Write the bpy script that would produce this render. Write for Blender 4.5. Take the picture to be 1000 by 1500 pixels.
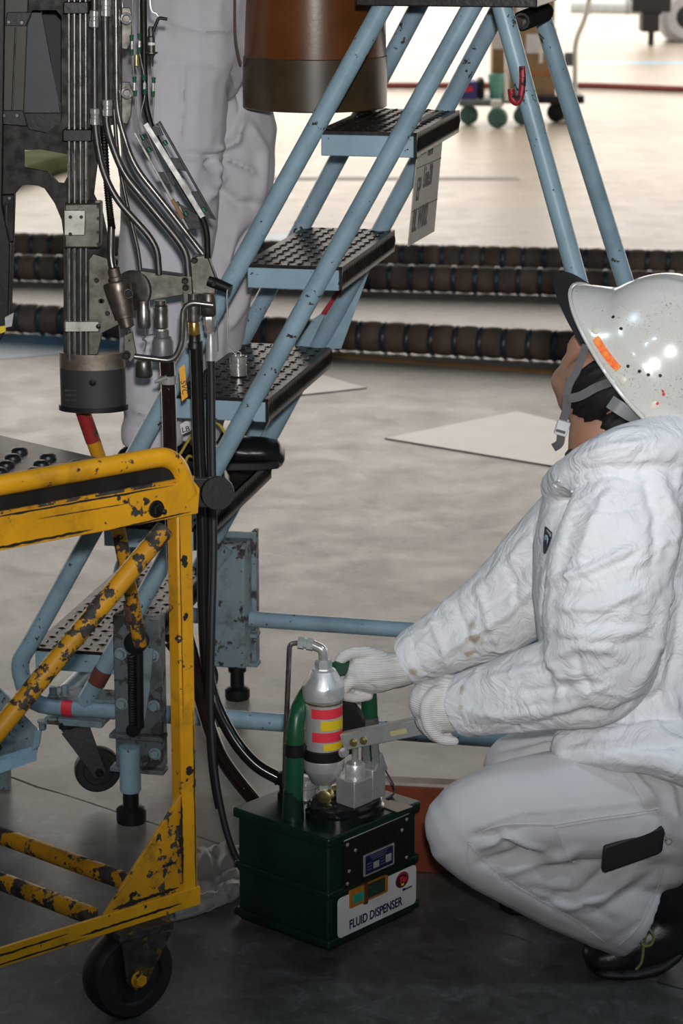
import bpy, bmesh, math, random
import numpy as np
from mathutils import Vector, Matrix, noise, geometry
random.seed(7)
for o in list(bpy.data.objects): bpy.data.objects.remove(o)
SC = bpy.context.scene
COL = SC.collection

# ------------------------------------------------------------------ camera
FPX, CAMH = 3600.0, 1.65
PITCH = math.atan(930.0 / FPX)
cam_d = bpy.data.cameras.new('camera'); cam = bpy.data.objects.new('camera', cam_d); COL.objects.link(cam)
cam.location = (0, 0, CAMH); cam.rotation_euler = (math.pi/2 - PITCH, 0, 0)
cam_d.sensor_fit = 'VERTICAL'; cam_d.sensor_height = 22.2; cam_d.sensor_width = 14.8
cam_d.lens = FPX / 1500.0 * 22.2
cam_d.clip_start = 0.05; cam_d.clip_end = 400
cam_d.dof.use_dof = True; cam_d.dof.focus_distance = 4.0; cam_d.dof.aperture_fstop = 6.3
SC.camera = cam

# ------------------------------------------------------------------ world, lamps, exposure
W = bpy.data.worlds.new('overcast_sky'); SC.world = W; W.use_nodes = True
wn = W.node_tree.nodes; wl = W.node_tree.links
bg = wn['Background']; bg.inputs[0].default_value = (1.0, 0.91, 0.82, 1); bg.inputs[1].default_value = 2.65
def add_light(name, kind, loc, power, col=(1,1,1), rot=(0,0,0), **kw):
    d = bpy.data.lights.new(name, kind); d.energy = power; d.color = col
    for k, v in kw.items(): setattr(d, k, v)
    o = bpy.data.objects.new(name, d); COL.objects.link(o); o.location = loc; o.rotation_euler = rot
    return o
# the photographer's flash, fixed just above the lens
add_light('camera_flash', 'SPOT', (0.03, -0.02, CAMH + 0.14), 400, (1.0, 0.98, 0.97),
          rot=(math.pi/2 - PITCH + math.radians(7.5), 0, math.radians(-2)), spot_size=math.radians(46), spot_blend=1.0, shadow_soft_size=0.035)
for i, (x, y) in enumerate(((-5, 0.5), (5, 0.5), (-5, -7), (5, -7))):  # unseen area lights added overhead to lift and cool the foreground
    add_light('added_cool_fill', 'AREA', (x, y, 6.9), 150, (0.66, 0.86, 1.0), shape='DISK', size=0.9)
VS = SC.view_settings
VS.view_transform = 'Standard'; VS.look = 'None'; VS.gamma = 1.0; VS.exposure = 0.0; VS.use_curve_mapping = False

# ------------------------------------------------------------------ picture -> place helpers (used once, while building)
cF = Vector((0, math.cos(PITCH), -math.sin(PITCH))); cU = Vector((0, math.sin(PITCH), math.cos(PITCH))); cC = Vector((0, 0, CAMH))
def ray(x, y): return cF + Vector((1, 0, 0)) * ((x - 500) / FPX) + cU * ((750 - y) / FPX)
def at(x, y, Y): d = ray(x, y); return cC + d * (Y / d.y)
def G(x, y, z=0.0): d = ray(x, y); return cC + d * ((z - CAMH) / d.z)
def mpp(P): return (Vector(P) - cC).dot(cF) / FPX      # metres per pixel there

# ------------------------------------------------------------------ mesh helpers
class MB:
    def __init__(s): s.v = []; s.f = []
    def add(s, vs, fs):
        b = len(s.v); s.v += [tuple(v) for v in vs]; s.f += [tuple(i + b for i in f) for f in fs]; return s
    def box(s, c, h, ax=(1,0,0), ay=(0,1,0), az=(0,0,1)):
        c = Vector(c); ax, ay, az = (Vector(a).normalized() for a in (ax, ay, az))
        vs = [c + ax*h[0]*i + ay*h[1]*j + az*h[2]*k for i in (-1,1) for j in (-1,1) for k in (-1,1)]
        return s.add(vs, [(0,1,3,2),(4,6,7,5),(0,4,5,1),(2,3,7,6),(0,2,6,4),(1,5,7,3)])
    def bar(s, a, b, w, t, up=(0,0,1)):
        a, b = Vector(a), Vector(b); d = (b-a); l = d.length; d.normalize(); u = Vector(up); sd = d.cross(u).normalized(); u = sd.cross(d)
        return s.box((a+b)/2, (l/2, w/2, t/2), d, sd, u)
    def tube(s, path, r, n=12, cap=True, flat=1.0, ref=None):
        P = [Vector(p) for p in path]; m = len(P); R = r if isinstance(r, (list, tuple)) else [r]*m
        T = []
        for i in range(m):
            d = (P[min(i+1, m-1)] - P[max(i-1, 0)]); T.append(d.normalized() if d.length > 1e-9 else Vector((0,0,1)))
        u = Vector(ref) if ref else (Vector((0,0,1)) if abs(T[0].z) < .9 else Vector((1,0,0)))
        u = (u - T[0]*u.dot(T[0])).normalized(); vs = []
        for i in range(m):
            u = (u - T[i]*u.dot(T[i])).normalized(); w = T[i].cross(u)
            for k in range(n):
                a = 2*math.pi*k/n; vs.append(P[i] + (u*math.cos(a)*flat + w*math.sin(a))*R[i])
        fs = [(i*n+k, i*n+(k+1)%n, (i+1)*n+(k+1)%n, (i+1)*n+k) for i in range(m-1) for k in range(n)]
        if cap:
            fs.append(tuple(range(n-1, -1, -1))); fs.append(tuple((m-1)*n+k for k in range(n)))
        return s.add(vs, fs)
    def lathe(s, o, ax, prof, n=24, cap=True, ref=None, arc=None):
        o = Vector(o); ax = Vector(ax).normalized(); u = Vector(ref) if ref else (Vector((0,0,1)) if abs(ax.z) < .9 else Vector((1,0,0)))
        u = (u - ax*u.dot(ax)).normalized(); w = ax.cross(u); vs = []
        for (r, h) in prof:
            for k in range(n):
                a = 2*math.pi*k/n; vs.append(o + ax*h + (u*math.cos(a) + w*math.sin(a))*r)
        m = len(prof); fs = [(i*n+k, i*n+(k+1)%n, (i+1)*n+(k+1)%n, (i+1)*n+k) for i in range(m-1) for k in range(n)]
        if cap: fs.append(tuple(range(n-1, -1, -1))); fs.append(tuple((m-1)*n+k for k in range(n)))
        return s.add(vs, fs)
    def torus(s, o, ax, R, r, n=24, m=10):
        o = Vector(o); ax = Vector(ax).normalized(); u = Vector((0,0,1)) if abs(ax.z) < .9 else Vector((1,0,0))
        u = (u - ax*u.dot(ax)).normalized(); w = ax.cross(u); vs = []
        for i in range(n):
            a = 2*math.pi*i/n; d = u*math.cos(a) + w*math.sin(a)
            for k in range(m):
                b = 2*math.pi*k/m; vs.append(o + d*(R + r*math.cos(b)) + ax*r*math.sin(b))
        return s.add(vs, [(i*m+k, ((i+1)%n)*m+k, ((i+1)%n)*m+(k+1)%m, i*m+(k+1)%m) for i in range(n) for k in range(m)])
    def prism(s, loops, d):
        """flat plate: outer loop + holes (3-D points), thickness vector d"""
        if not isinstance(loops[0], (list,)): loops = [list(loops)]
        loops = [[Vector(p) for p in l] for l in loops]; d = Vector(d)
        tri = geometry.tessellate_polygon(loops); vs = [p for l in loops for p in l]; n = len(vs)
        fs = [tuple(t) for t in tri] + [tuple(i+n for i in reversed(t)) for t in tri]; b = 0
        for l in loops:
            m = len(l); fs += [(b+i, b+(i+1)%m, b+(i+1)%m+n, b+i+n) for i in range(m)]; b += m
        return s.add(vs + [p + d for p in vs], fs)
    def ell(s, c, r, ax=(1,0,0), ay=(0,1,0), az=(0,0,1), n=20, m=12):
        c = Vector(c); ax, ay, az = Vector(ax), Vector(ay), Vector(az); vs = [c + az*r[2]]
        for i in range(1, m):
            t = math.pi*i/m
            for k in range(n):
                a = 2*math.pi*k/n; vs.append(c + ax*r[0]*math.sin(t)*math.cos(a) + ay*r[1]*math.sin(t)*math.sin(a) + az*r[2]*math.cos(t))
        vs.append(c - az*r[2]); e = len(vs)-1; fs = [(0, 1+k, 1+(k+1)%n) for k in range(n)]
        fs += [(1+i*n+k, 1+(i+1)*n+k, 1+(i+1)*n+(k+1)%n, 1+i*n+(k+1)%n) for i in range(m-2) for k in range(n)]
        fs += [(e, 1+(m-2)*n+(k+1)%n, 1+(m-2)*n+k) for k in range(n)]
        return s.add(vs, fs)
    def mesh(s, name):
        me = bpy.data.meshes.new(name); me.from_pydata(s.v, [], s.f); me.validate(); return me
def crs(pts, n=6):
    """Catmull-Rom through points (tuples of any length)"""
    P = [np.array(p, float) for p in pts]; out = []
    for i in range(len(P)-1):
        a, b, c, d = P[max(i-1,0)], P[i], P[i+1], P[min(i+2, len(P)-1)]
        for k in range(n):
            t = k/n; out.append(.5*((2*b) + (c-a)*t + (2*a-5*b+4*c-d)*t*t + (3*b-a-3*c+d)*t**3))
    out.append(P[-1]); return out
def fillet(pts, r, n=5):
    P = [Vector(p) for p in pts]; out = [P[0]]
    for i in range(1, len(P)-1):
        a = (P[i-1]-P[i]); b = (P[i+1]-P[i]); k = min(r, a.length*.48, b.length*.48); a = P[i]+a.normalized()*k; b = P[i]+b.normalized()*k
        for j in range(n+1):
            t = j/n; out.append(a*(1-t)**2 + P[i]*2*t*(1-t) + b*t*t)
    out.append(P[-1]); return out
ORI = {}
def fin(me, angle=35):
    bm = bmesh.new(); bm.from_mesh(me); bmesh.ops.recalc_face_normals(bm, faces=bm.faces); bm.to_mesh(me); bm.free()
    me.shade_smooth(); me.set_sharp_from_angle(angle=math.radians(angle)); return me
def tag(o, label=None, cat=None, group=None, kind=None):
    if label: o['label'] = label
    if cat: o['category'] = cat
    if group: o['group'] = group
    if kind: o['kind'] = kind
    return o
def thing(name, loc, label, cat, group=None):
    o = bpy.data.objects.new(name, None); COL.objects.link(o); o.location = Vector(loc); o.empty_display_size = .05
    ORI[o.name] = Vector(loc); return tag(o, label, cat, group)
SPLIT = {'rivet', 'screw', 'bolt', 'caster_nut', 'lever_bolt', 'valve_bolt', 'ruled_line', 'lever_link'}
def islands(mb):
    par = list(range(len(mb.v)))
    def fd_(i):
        while par[i] != i: par[i] = par[par[i]]; i = par[i]
        return i
    for f in mb.f:
        a = fd_(f[0])
        for j in f[1:]: par[fd_(j)] = a
    grp = {}
    for i in range(len(mb.v)): grp.setdefault(fd_(i), []).append(i)
    cl = [[g, np.array([mb.v[i] for i in g])] for g in grp.values()]; out = []
    for g, c in cl:
        lo, hi = c.min(0)-.0005, c.max(0)+.0005
        for o in out:
            if np.all(lo <= o[2]) and np.all(hi >= o[1]): o[0] += g; o[1] = np.minimum(o[1], lo); o[2] = np.maximum(o[2], hi); break
        else: out.append([list(g), lo, hi])
    for g, _, _ in out:
        ix = {v: k for k, v in enumerate(g)}; m = MB(); m.v = [mb.v[i] for i in g]; m.f = [tuple(ix[i] for i in f) for f in mb.f if f[0] in ix]; yield m
def obj(name, mb, mat, parent=None, bevel=0, angle=35, label=None):
    if name in SPLIT and isinstance(mb, MB) and not getattr(mb, 'single', False):
        for m in islands(mb): m.single = True; o = obj(name, m, mat, parent, bevel, angle, label)
        return o
    me = mb if isinstance(mb, bpy.types.Mesh) else mb.mesh(name)
    if parent is not None: off = ORI[parent.name]
    else:
        co = np.array([v.co[:] for v in me.vertices]); off = Vector(((co[:,0].min()+co[:,0].max())/2, (co[:,1].min()+co[:,1].max())/2, co[:,2].min()))
    me.transform(Matrix.Translation(-off)); fin(me, angle)
    o = bpy.data.objects.new(name, me); COL.objects.link(o)
    if parent is not None: o.parent = parent
    else: o.location = off
    ORI[o.name] = off
    if mat: me.materials.append(mat)
    if bevel:
        b = o.modifiers.new('bevel', 'BEVEL'); b.width = bevel; b.segments = 2; b.limit_method = 'ANGLE'; b.angle_limit = math.radians(40)
    if label: o['label'] = label
    return o
def inst(name, src, parent, delta):
    """another copy of a piece, sharing its mesh"""
    o = bpy.data.objects.new(name, src.data); COL.objects.link(o); o.parent = parent; o.location = Vector(src.location) + Vector(delta); ORI[o.name] = ORI[parent.name]; return o
def text(name, s, size, mat, parent, loc, right, up, align='LEFT', depth=.0004, squash=1.0, shear=0):
    cu = bpy.data.curves.new(name, 'FONT'); cu.body = s; cu.size = size; cu.align_x = align; cu.extrude = depth; cu.shear = shear; cu.offset = size*.013
    t = bpy.data.objects.new('tmp', cu); COL.objects.link(t); dg = bpy.context.evaluated_depsgraph_get()
    me = bpy.data.meshes.new_from_object(t.evaluated_get(dg)); bpy.data.objects.remove(t); me.name = name
    r = Vector(right).normalized(); u = Vector(up).normalized(); n = r.cross(u).normalized(); r = r*squash
    M = Matrix((( r.x, u.x, n.x, loc[0]), (r.y, u.y, n.y, loc[1]), (r.z, u.z, n.z, loc[2]), (0,0,0,1)))
    me.transform(M); me.materials.clear()
    return obj(name, me, mat, parent)

# ------------------------------------------------------------------ materials
def new_mat(name):
    m = bpy.data.materials.new(name); m.use_nodes = True; nt = m.node_tree; return m, nt, nt.nodes['Principled BSDF']
def nd(nt, t, **kw):
    n = nt.nodes.new(t)
    for k, v in kw.items(): setattr(n, k, v)
    return n
def ramp(nt, src, stops):
    r = nd(nt, 'ShaderNodeValToRGB'); e = r.color_ramp.elements
    while len(e) < len(stops): e.new(.5)
    for i, (p, c) in enumerate(stops): e[i].position = p; e[i].color = (c if len(c) == 4 else (*c, 1)) if isinstance(c, (tuple, list)) else (c, c, c, 1)
    nt.links.new(src, r.inputs[0]); return r.outputs[0]
def noisen(nt, scale, detail=4, rough=.55, dist=0, vec=None, off=None):
    n = nd(nt, 'ShaderNodeTexNoise'); n.inputs['Scale'].default_value = scale; n.inputs['Detail'].default_value = detail
    n.inputs['Roughness'].default_value = rough; n.inputs['Distortion'].default_value = dist
    if vec is None: vec = nd(nt, 'ShaderNodeTexCoord').outputs['Object']
    if off:
        a = nd(nt, 'ShaderNodeVectorMath', operation='ADD'); nt.links.new(vec, a.inputs[0]); a.inputs[1].default_value = off; vec = a.outputs[0]
    nt.links.new(vec, n.inputs['Vector']); return n.outputs['Fac']
def mixc(nt, fac, a, b):
    m = nd(nt, 'ShaderNodeMix', data_type='RGBA')
    if isinstance(fac, float): m.inputs[0].default_value = fac
    else: nt.links.new(fac, m.inputs[0])
    for i, c in ((6, a), (7, b)):
        if isinstance(c, (tuple, list)): m.inputs[i].default_value = (*c[:3], 1)
        else: nt.links.new(c, m.inputs[i])
    return m.outputs[2]
def bump(nt, b, h, strength=.3, dist=.002):
    n = nd(nt, 'ShaderNodeBump'); n.inputs['Strength'].default_value = strength; n.inputs['Distance'].default_value = dist
    nt.links.new(h, n.inputs['Height']); nt.links.new(n.outputs[0], b.inputs['Normal'])
def plain(name, col, rough=.5, metal=0, var=.12, scale=30, bmp=0, bscale=120, spec=.5, coat=0):
    m, nt, b = new_mat(name); b.inputs['Roughness'].default_value = rough; b.inputs['Metallic'].default_value = metal
    b.inputs['Specular IOR Level'].default_value = spec; b.inputs['Coat Weight'].default_value = coat
    n = noisen(nt, scale, 5); c = ramp(nt, n, [(.3, tuple(x*(1-var) for x in col)), (.7, tuple(min(1, x*(1+var)) for x in col))])
    nt.links.new(c, b.inputs['Base Color'])
    if bmp: bump(nt, b, noisen(nt, bscale, 4), bmp)
    return m
def chipped(name, col, chip, amount=.60, scale=28, rough=.42, dirt=(.02,.018,.015), dirt_amt=.25, streak=None):
    """paint with chips down to dark metal plus oily dirt"""
    m, nt, b = new_mat(name)
    n1 = noisen(nt, scale, 6, .62); n2 = noisen(nt, scale*.22, 3, .5, off=(3.1, 7.7, 1.3))
    mm = nd(nt, 'ShaderNodeMath', operation='MULTIPLY_ADD'); nt.links.new(n2, mm.inputs[0]); mm.inputs[1].default_value = .55; nt.links.new(n1, mm.inputs[2])
    mask = ramp(nt, mm.outputs[0], [(amount + .27, 0.0), (amount + .29, 1.0)])
    tone = ramp(nt, noisen(nt, 9, 5, .6, off=(9, 2, 4)), [(.3, tuple(c*.8 for c in col)), (.7, tuple(min(1, c*1.12) for c in col))])
    dm = ramp(nt, noisen(nt, 14, 6, .7, off=(5, 1, 8)), [(.52, 0.0), (.75, dirt_amt)])
    base = mixc(nt, dm, tone, dirt); chipc = ramp(nt, noisen(nt, 60, 3), [(.4, chip), (.65, tuple(min(1, c*2.2+.01) for c in chip))])
    nt.links.new(mixc(nt, mask, base, chipc), b.inputs['Base Color'])
    nt.links.new(ramp(nt, mask, [(0, rough), (1, .75)]), b.inputs['Roughness'])
    inv = nd(nt, 'ShaderNodeMath', operation='SUBTRACT'); inv.inputs[0].default_value = 1; nt.links.new(mask, inv.inputs[1])
    bump(nt, b, inv.outputs[0], .5, .0012); return m
def steel(name, col=(.30,.29,.27), rough=.33, stain=(.05,.045,.04), amt=.6, metal=.9):
    m, nt, b = new_mat(name); b.inputs['Metallic'].default_value = metal
    d = ramp(nt, noisen(nt, 26, 6, .65), [(.42, 0.0), (.72, amt)]); nt.links.new(mixc(nt, d, col, stain), b.inputs['Base Color'])
    nt.links.new(ramp(nt, noisen(nt, 50, 4), [(.3, rough*.75), (.7, min(1, rough*1.5))]), b.inputs['Roughness']); return m

BLUE = chipped('light_blue_paint', (.29,.42,.50), (.030,.020,.016), .68, 75, .38)
BLUED = chipped('dirty_blue_paint', (.22,.29,.32), (.035,.028,.022), .60, 40, .5, dirt_amt=.95)
GRIME = chipped('grimy_jack_metal', (.12,.135,.14), (.02,.018,.016), .52, 30, .45, dirt_amt=1.0)
YEL = chipped('yellow_paint', (.74,.34,.008), (.018,.014,.012), .645, 46, .40, dirt_amt=.5)
YELW = chipped('worn_yellow_paint', (.60,.27,.010), (.022,.018,.014), .53, 40, .42, dirt_amt=.98)
REDP = chipped('red_paint', (.34,.015,.025), (.012,.008,.008), .53, 70)
RUSTP = chipped('rust_red_band', (.20,.06,.045), (.05,.03,.02), .62, 40)
BLACKM = plain('black_metal', (.012,.012,.012), .42, .3, bmp=.15)
RUBBER = plain('black_rubber', (.013,.013,.014), .55, 0, bmp=.1)
RUBG = plain('glossy_black_hose', (.010,.009,.009), .18, 0)
GREYRUB = plain('grey_rubber', (.05,.05,.05), .6, 0, .3, 20)
TREAD = plain('oily_black_tread', (.016,.014,.012), .36, 0, .5, 18, bmp=.3, bscale=90, spec=.35)
DARKST = steel('dark_grey_steel', (.034,.033,.030), .5, (.020,.019,.017), .4)
DARKB = plain('dark_bluegrey_panel', (.040,.050,.060), .5)
PIPE = steel('pipe_steel', (.27,.255,.24), .28, (.12,.11,.10), .4)
PIPED = steel('dull_pipe_steel', (.15,.142,.135), .36, (.08,.072,.068), .5)
MANI = steel('stained_steel', (.17,.162,.138), .42, (.045,.036,.026), .85)
CHROME = steel('bright_steel', (.72,.70,.67), .20, (.35,.33,.3), .3, .7)
ALU = steel('brushed_aluminium', (.72,.72,.71), .30, (.55,.54,.52), .3, .6)
BRASS = steel('olive_brass', (.42,.36,.16), .3, (.2,.16,.06), .4)
ZINC = steel('zinc_plated', (.56,.58,.57), .32, (.36,.34,.28), .4, .55)
GREEN = plain('dark_green_paint', (.006,.024,.016), .30, 0, .25, 12, bmp=.06, bscale=60)
GREENH = plain('green_handle_paint', (.010,.075,.030), .34, 0, .15, 12)
GCLIP = plain('green_plastic_clip', (.008,.095,.045), .4)
TYV = None
WHITEP = plain('white_panel', (.74,.74,.74), .35, 0, .03)
NAVY = plain('navy_ink', (.006,.014,.07), .5)
INK = plain('faded_ink', (.075,.07,.065), .7)
REDT = plain('red_tape', (.78,.035,.06), .5, 0, .06)
YELT = plain('yellow_tape', (.80,.56,.01), .5, 0, .06)
ORTAG = plain('orange_tag', (.80,.36,.01), .5)
CARD = plain('cardboard', (.33,.21,.11), .8)
PURP = plain('purple_box', (.06,.04,.22), .5)
TEAL = plain('teal_plastic', (.16,.42,.36), .5)
WPIPE = plain('white_pipe', (.72,.70,.64), .35)
TROLLEY = plain('trolley_grey', (.13,.16,.17), .5)
GREENW = plain('green_wheel', (.05,.13,.11), .5)
BROWN = plain('brown_lacquer', (.120,.038,.007), .30, 0, .25, 8, bmp=.05)
BROWND = plain('dark_olive_band', (.055,.034,.014), .35, 0, .35, 14)
REDBR = plain('red_brown_paint', (.20,.040,.014), .5, 0, .2, 10)
PINKW = plain('worn_pink_edge', (.45,.36,.32), .7)
HBROWN = plain('brown_duct_cloth', (.150,.098,.070), .75, 0, .3, 16, bmp=.3, bscale=60)
HRING = plain('blue_grey_duct_ring', (.040,.050,.058), .32, 0, .2)
SKIN = plain('skin', (.33,.165,.105), .5, 0, .08)
HAIRM = plain('black_hair', (.008,.0065,.006), .62, 0, .3, 60, spec=.3)
STRAP = plain('grey_webbing', (.095,.09,.092), .8, 0, .1, 80, bmp=.3, bscale=500)
LGREY = plain('light_grey_plastic', (.50,.51,.52), .5)
CLOTHB = plain('black_cloth', (.008,.008,.009), .85)
BOOTM = plain('black_leather', (.010,.011,.012), .33, 0, .3, 30, bmp=.3, bscale=70)
OLIVE = plain('olive_lace', (.20,.19,.055), .8, 0, .2, 90)
YTRIM = plain('yellow_trim', (.55,.42,.04), .6)
GREYW = plain('far_grey_metal', (.42,.42,.45), .4)
FBLACK = plain('far_black', (.008,.008,.008), .6)
SILV = plain('far_silver', (.62,.68,.70), .3, .2)
ROPE = plain('dark_red_rope', (.16,.03,.025), .8)
def cloth_mat(name, col, var, scale, bs, bstr, stain=None, rough=.8, crink=False):
    m, nt, b = new_mat(name); b.inputs['Roughness'].default_value = rough; b.inputs['Specular IOR Level'].default_value = .3
    c = ramp(nt, noisen(nt, scale, 6, .6), [(.3, tuple(x*(1-var) for x in col)), (.7, col)])
    if stain:
        c = mixc(nt, ramp(nt, noisen(nt, stain[1], 5, .65, off=(2, 5, 1)), [(stain[2], 0.0), (stain[2]+.12, stain[3])]), c, stain[0])
    nt.links.new(c, b.inputs['Base Color'])
    if crink:
        a = noisen(nt, bs, 5, .55, 1.2); s1 = nd(nt, 'ShaderNodeMath', operation='SUBTRACT'); nt.links.new(a, s1.inputs[0]); s1.inputs[1].default_value = .5
        ab = nd(nt, 'ShaderNodeMath', operation='ABSOLUTE'); nt.links.new(s1.outputs[0], ab.inputs[0]); bump(nt, b, ab.outputs[0], bstr, .02)
    else: bump(nt, b, noisen(nt, bs, 3), bstr, .002)
    return m
TYV = cloth_mat('white_disposable_fabric', (.84,.84,.86), .08, 8, 16, .55, ((.62,.57,.45), 5, .66, .5), .62, True)
TROU = cloth_mat('off_white_cotton', (.585,.565,.575), .08, 7, 400, .25, ((.36,.34,.32), 6, .63, .45))
TROU2 = cloth_mat('greyish_white_cotton', (.62,.60,.64), .08, 7, 400, .25, ((.40,.33,.24), 8, .70, .45))
def spots(m, pts, col, amt):
    nt = m.node_tree; b = nt.nodes['Principled BSDF']; vec = nd(nt, 'ShaderNodeNewGeometry').outputs['Position']; src = b.inputs['Base Color'].links[0].from_socket; nz = noisen(nt, 45, 5, .7, .5, vec)
    for p, r in pts:
        d = nd(nt, 'ShaderNodeVectorMath', operation='DISTANCE'); nt.links.new(vec, d.inputs[0]); d.inputs[1].default_value = tuple(p)
        k = nd(nt, 'ShaderNodeMath', operation='DIVIDE'); nt.links.new(d.outputs['Value'], k.inputs[0]); k.inputs[1].default_value = r
        a = nd(nt, 'ShaderNodeMath', operation='MULTIPLY_ADD'); nt.links.new(nz, a.inputs[0]); a.inputs[1].default_value = 1.3; nt.links.new(k.outputs[0], a.inputs[2])
        src = mixc(nt, ramp(nt, a.outputs[0], [(.72, amt), (.98, 0.0)]), src, col)
    nt.links.new(src, b.inputs['Base Color'])
GLOVE = None
def glove_mat():
    m, nt, b = new_mat('white_knit_glove'); b.inputs['Roughness'].default_value = .9; b.inputs['Specular IOR Level'].default_value = .2
    c = ramp(nt, noisen(nt, 20, 5), [(.3, (.60,.58,.55)), (.7, (.76,.74,.71))]); nt.links.new(c, b.inputs['Base Color'])
    w = nd(nt, 'ShaderNodeTexWave'); w.inputs['Scale'].default_value = 95; w.inputs['Distortion'].default_value = 2.0; w.inputs['Detail'].default_value = 2; w.bands_direction = 'Z'
    nt.links.new(nd(nt, 'ShaderNodeTexCoord').outputs['Object'], w.inputs['Vector']); bump(nt, b, w.outputs['Fac'], .45, .0015); return m
GLOVE = glove_mat()
def helmet_mat():
    m, nt, b = new_mat('scuffed_white_helmet'); b.inputs['Roughness'].default_value = .2; b.inputs['Coat Weight'].default_value = .4
    n = noisen(nt, 160, 3, .7, 2.5); s = ramp(nt, n, [(.34, 1.0), (.40, 0.0)]); lo = ramp(nt, noisen(nt, 12, 3, off=(1, 3, 2)), [(.42, 0.0), (.62, 1.0)])
    mu = nd(nt, 'ShaderNodeMath', operation='MULTIPLY'); nt.links.new(s, mu.inputs[0]); nt.links.new(lo, mu.inputs[1])
    nt.links.new(mixc(nt, mu.outputs[0], (.62,.60,.555), (.18,.16,.15)), b.inputs['Base Color']); return m
HELM = helmet_mat()
def glow_mat():
    m, nt, b = new_mat('retroreflective_orange'); b.inputs['Base Color'].default_value = (1.0,.22,.05,1); b.inputs['Roughness'].default_value = .35
    nt.links.new(ramp(nt, noisen(nt, 90, 3), [(.4, (1.0,.10,.04)), (.6, (1.0,.34,.05))]), b.inputs['Base Color']); return m
ORANGE = glow_mat()
def plastic_sheet():
    m, nt, b = new_mat('dusty_plastic_sheet'); b.inputs['Base Color'].default_value = (.34,.32,.30,1); b.inputs['Roughness'].default_value = .55; b.inputs['Transmission Weight'].default_value = .25
    bump(nt, b, noisen(nt, 30, 4), .3, .004); return m
SHEET = plastic_sheet()
def floor_mat():
    m, nt, b = new_mat('polished_concrete'); vec = nd(nt, 'ShaderNodeNewGeometry').outputs['Position']
    n1 = noisen(nt, .9, 8, .62, .6, vec); n2 = noisen(nt, 5.5, 8, .7, .4, vec, (4, 2, 0)); n3 = noisen(nt, 45, 4, .6, 0, vec)
    c = ramp(nt, n1, [(.30, (.275,.238,.190)), (.52, (.345,.300,.240)), (.75, (.40,.350,.285))])
    c = mixc(nt, ramp(nt, n2, [(.50, 0.0), (.76, .30)]), c, (.17,.16,.15))
    n4 = noisen(nt, 17, 9, .78, .8, vec, (1, 6, 0)); c = mixc(nt, ramp(nt, n4, [(.50, 0.0), (.70, .5)]), c, (.50,.48,.45))
    c = mixc(nt, ramp(nt, n3, [(.52, 0.0), (.72, .34)]), c, (.13,.12,.11))
    # darker floor colour round the work area in the foreground, ragged outline
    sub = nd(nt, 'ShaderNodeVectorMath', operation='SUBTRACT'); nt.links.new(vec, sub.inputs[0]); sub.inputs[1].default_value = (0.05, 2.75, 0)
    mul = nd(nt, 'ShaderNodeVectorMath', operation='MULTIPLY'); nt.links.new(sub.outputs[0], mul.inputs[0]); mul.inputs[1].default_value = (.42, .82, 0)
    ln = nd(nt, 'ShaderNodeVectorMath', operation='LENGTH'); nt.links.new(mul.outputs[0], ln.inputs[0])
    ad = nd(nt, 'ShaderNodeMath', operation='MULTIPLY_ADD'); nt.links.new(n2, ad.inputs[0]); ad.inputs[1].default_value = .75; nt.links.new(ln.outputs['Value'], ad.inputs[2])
    dark_mask = ramp(nt, ad.outputs[0], [(.0, .90), (.86, .88), (.97, .40), (1.0, 0.0)])
    dark_n = nd(nt, 'ShaderNodeMath', operation='DIVIDE'); nt.links.new(ad.outputs[0], dark_n.inputs[0]); dark_n.inputs[1].default_value = 1.75
    dark_mask = ramp(nt, dark_n.outputs[0], [(.62, .90), (.80, .62), (1.0, 0.0)])
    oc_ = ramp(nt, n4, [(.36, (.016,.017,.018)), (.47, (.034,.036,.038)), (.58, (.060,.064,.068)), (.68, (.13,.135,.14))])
    c = mixc(nt, dark_mask, c, oc_); nt.links.new(c, b.inputs['Base Color'])
    nt.links.new(ramp(nt, n2, [(.35, .30), (.7, .42)]), b.inputs['Roughness']); b.inputs['Specular IOR Level'].default_value = .42
    hb = nd(nt, 'ShaderNodeMath', operation='ADD'); nt.links.new(n2, hb.inputs[0]); nt.links.new(n3, hb.inputs[1]); bump(nt, b, hb.outputs[0], .035, .004); return m
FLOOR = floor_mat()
JOINT = plain('dark_joint_filler', (.02,.02,.018), .8)
PLATE = plain('floor_steel_plate', (.64,.60,.53), .30, 0, .08, 6)
PLATEE = plain('plate_edge', (.12,.12,.11), .6)
WALLM = plain('hangar_wall_grey', (.16,.17,.17), .8, 0, .1, 2)
ROOFM = plain('hangar_roof_dark', (.07,.075,.08), .8, 0, .1, 2)
APRON = plain('apron_concrete', (.50,.47,.43), .7, 0, .08, 1)
BPAINT_REFL = plain('blue_paint_and_reflection', (.22,.42,.58), .35, 0, .15, 6)
OPAINT = plain('orange_floor_paint', (.62,.27,.08), .5, 0, .25, 9)
OLIVEM = plain('olive_tarp', (.05,.055,.02), .95, 0, .4, 4, spec=.08)
SIGN = plain('sign_board', (.42,.40,.36), .55, 0, .12, 14)

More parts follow.
